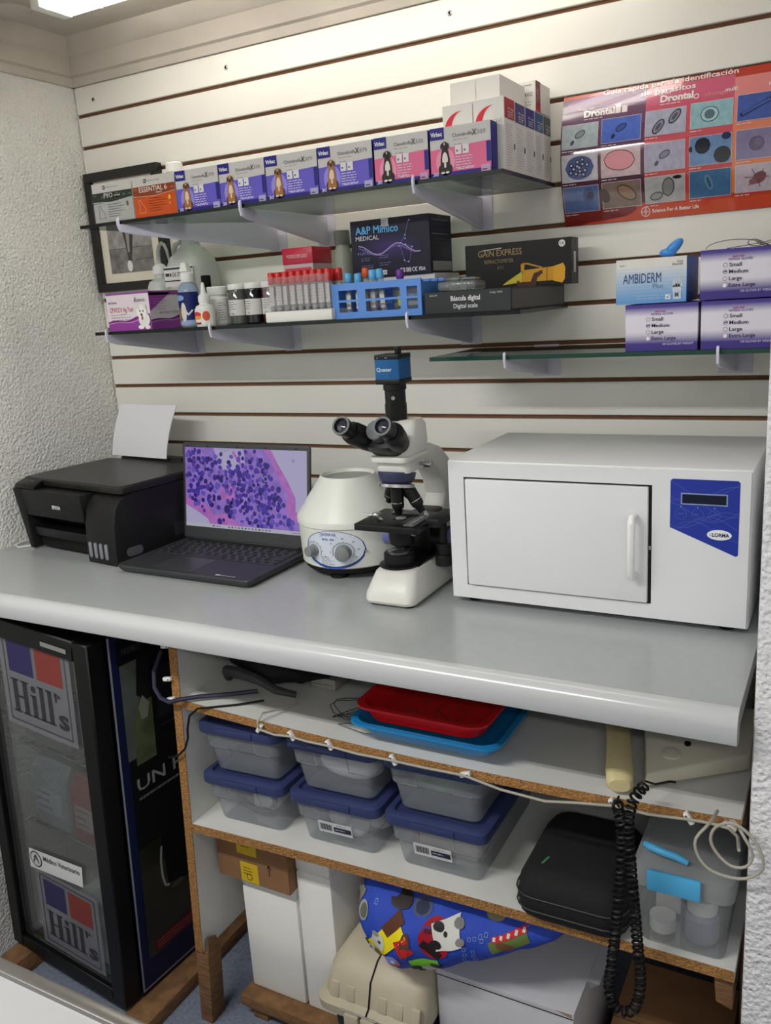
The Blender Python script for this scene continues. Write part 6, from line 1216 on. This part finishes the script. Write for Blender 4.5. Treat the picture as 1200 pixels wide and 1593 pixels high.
def strip(p0, p1, wd, c, k):
    n = 14; d = Vector((p1[0] - p0[0], p1[1] - p0[1])); L = d.length; d /= L; nn = Vector((-d.y, d.x)); mat = ink(c, .7); vs = []
    for i in range(n + 1):
        for j in range(5): vs.append(f.P(p0[0] + d.x * L * i / n + nn.x * wd * (j / 4 - .5), p0[1] + d.y * L * i / n + nn.y * wd * (j / 4 - .5), k))
    f.mb.add(vs, [(i * 5 + j, (i + 1) * 5 + j, (i + 1) * 5 + j + 1, i * 5 + j + 1) for i in range(n) for j in range(4)], mat)
WH, BK = (206, 206, 200), (34, 32, 32)
strip((1.056, .352), (1.138, .438), .036, (232, 212, 28), 1); strip((1.105, .420), (1.135, .452), .020, (92, 54, 36), 2); f.ell(1.092, .398, .015, .019, WH, 3); f.ell(1.087, .414, .007, .005, (150, 148, 144), 4); f.ell(1.096, .400, .0035, .003, BK, 4); f.ell(1.066, .372, .015, .013, WH, 3); f.ell(1.062, .384, .007, .007, BK, 4); f.ell(1.070, .374, .003, .003, BK, 4); f.ell(1.083, .367, .006, .009, (120, 96, 30), 4); f.ell(1.072, .350, .012, .012, WH, 3)
f.ell(1.203, .432, .030, .032, (156, 24, 40), 1); strip((1.180, .425), (1.215, .405), .014, (40, 20, 26), 2); strip((1.182, .445), (1.21, .440), .006, (90, 20, 30), 2); strip((1.200, .434), (1.246, .452), .042, WH, 3); f.ell(1.207, .452, .011, .007, BK, 4); f.ell(1.222, .446, .004, .004, BK, 5); f.ell(1.205, .425, .012, .007, BK, 4); f.ell(1.242, .462, .010, .006, (110, 110, 108), 4); f.ell(1.250, .440, .008, .006, (130, 128, 126), 4)
strip((1.160, .372), (1.212, .383), .030, (130, 208, 60), 1); f.ell(1.166, .366, .010, .007, BK, 3); f.ell(1.190, .362, .028, .009, WH, 2); f.ell(1.205, .380, .013, .008, BK, 3); f.ell(1.174, .358, .006, .004, BK, 4)
strip((1.133, .398), (1.158, .415), .030, (196, 34, 40), 1); f.ell(1.150, .412, .010, .022, (92, 60, 50), 2); f.ell(1.120, .367, .016, .013, (214, 96, 70), 1); f.ell(1.120, .371, .012, .010, (130, 140, 214), 2); f.ell(1.123, .370, .004, .004, WH, 3)
f.ell(1.052, .436, .012, .015, (150, 150, 144), 1); f.ell(1.053, .436, .008, .011, (96, 96, 92), 2); f.ell(1.168, .468, .020, .010, (70, 80, 110), 1); f.ell(1.168, .468, .013, .0065, (44, 50, 74), 2); strip((1.024, .430), (1.038, .465), .020, (120, 116, 108), 1); f.ell(1.028, .440, .006, .010, BK, 2)
strip((1.300, .435), (1.362, .462), .020, (96, 112, 60), 1); strip((1.302, .448), (1.358, .474), .009, (190, 40, 44), 2)
for i in range(5): strip((1.306 + i * .012, .448 + i * .0052), (1.306 + i * .012, .454 + i * .0052), .005, WH, 3)
f.ell(1.325, .443, .016, .007, (110, 74, 50), 3); f.ell(1.125, .468, .022, .010, (44, 36, 34), 1); f.ell(1.30, .478, .018, .006, (150, 140, 110), 1)
for x, z in ((1.262, .443), (1.271, .445), (1.280, .449), (1.289, .452), (1.283, .443), (1.254, .425), (1.255, .414), (1.253, .403), (1.268, .420), (1.268, .410), (1.27, .40), (1.355, .476), (1.075, .455), (1.046, .405), (1.05, .396), (1.11, .345), (1.098, .337)):
    for (a, b_) in (((0, 0), (.005, 0)), ((.005, 0), (.005, .006)), ((.005, .006), (0, .006)), ((0, .006), (0, 0))): f.line([(x + a[0], z + a[1]), (x + b_[0], z + b_[1])], .0009, (126, 146, 214), 1)
part('printed_pattern', f.mb, cu, True)
# white carton with flaps, brown carton
wb_ = thing('white_carton', 'plain white cardboard carton with a torn lid edge on the floor', 'box', (1.297, -.40, 0)); M_wc = mt('white_carton_card', (196, 196, 202), .6, var=.03)
part('carton_body', MB().box(1.165, 1.428, -.523, -.25, 0, .288, M_wc, .001), wb_, True); part('lid', MB().box(1.1635, 1.4295, -.5245, -.2485, .2884, .300, M_wc, .001), wb_, True)
part('lid_gap', MB().box(1.166, 1.427, -.5248, -.5238, .2872, .2884, M_blackm), wb_, True); part('torn_corner', MB().add([(1.395, -.5248, .2975), (1.425, -.5248, .2905), (1.4265, -.5248, .2985)], [(0, 1, 2)], mt('torn', (150, 126, 100), .8)), wb_, True)
part('side_flap', MB().hexa([(1.4297, -.42, .268), (1.4312, -.42, .268), (1.4312, -.30, .268), (1.4297, -.30, .268), (1.4297, -.44, .300), (1.452, -.44, .300), (1.452, -.29, .300), (1.4297, -.29, .300)], M_wc), wb_, True)
t, f, s_, W, D, H = carton('cardboard_box', 'large brown cardboard box on the floor beside the white carton', 'box', 1.458, 1.668, -.52, -.20, 0, .165, M_kr); f.line([(0, H * .5), (W, H * .5)], .001, (112, 80, 52), 1); part('top_seam', MB().box(-W / 2, W / 2, D / 2 - .001, D / 2 + .001, H + .0002, H + .0006, ink((90, 64, 42))), t); stamp(t, f)
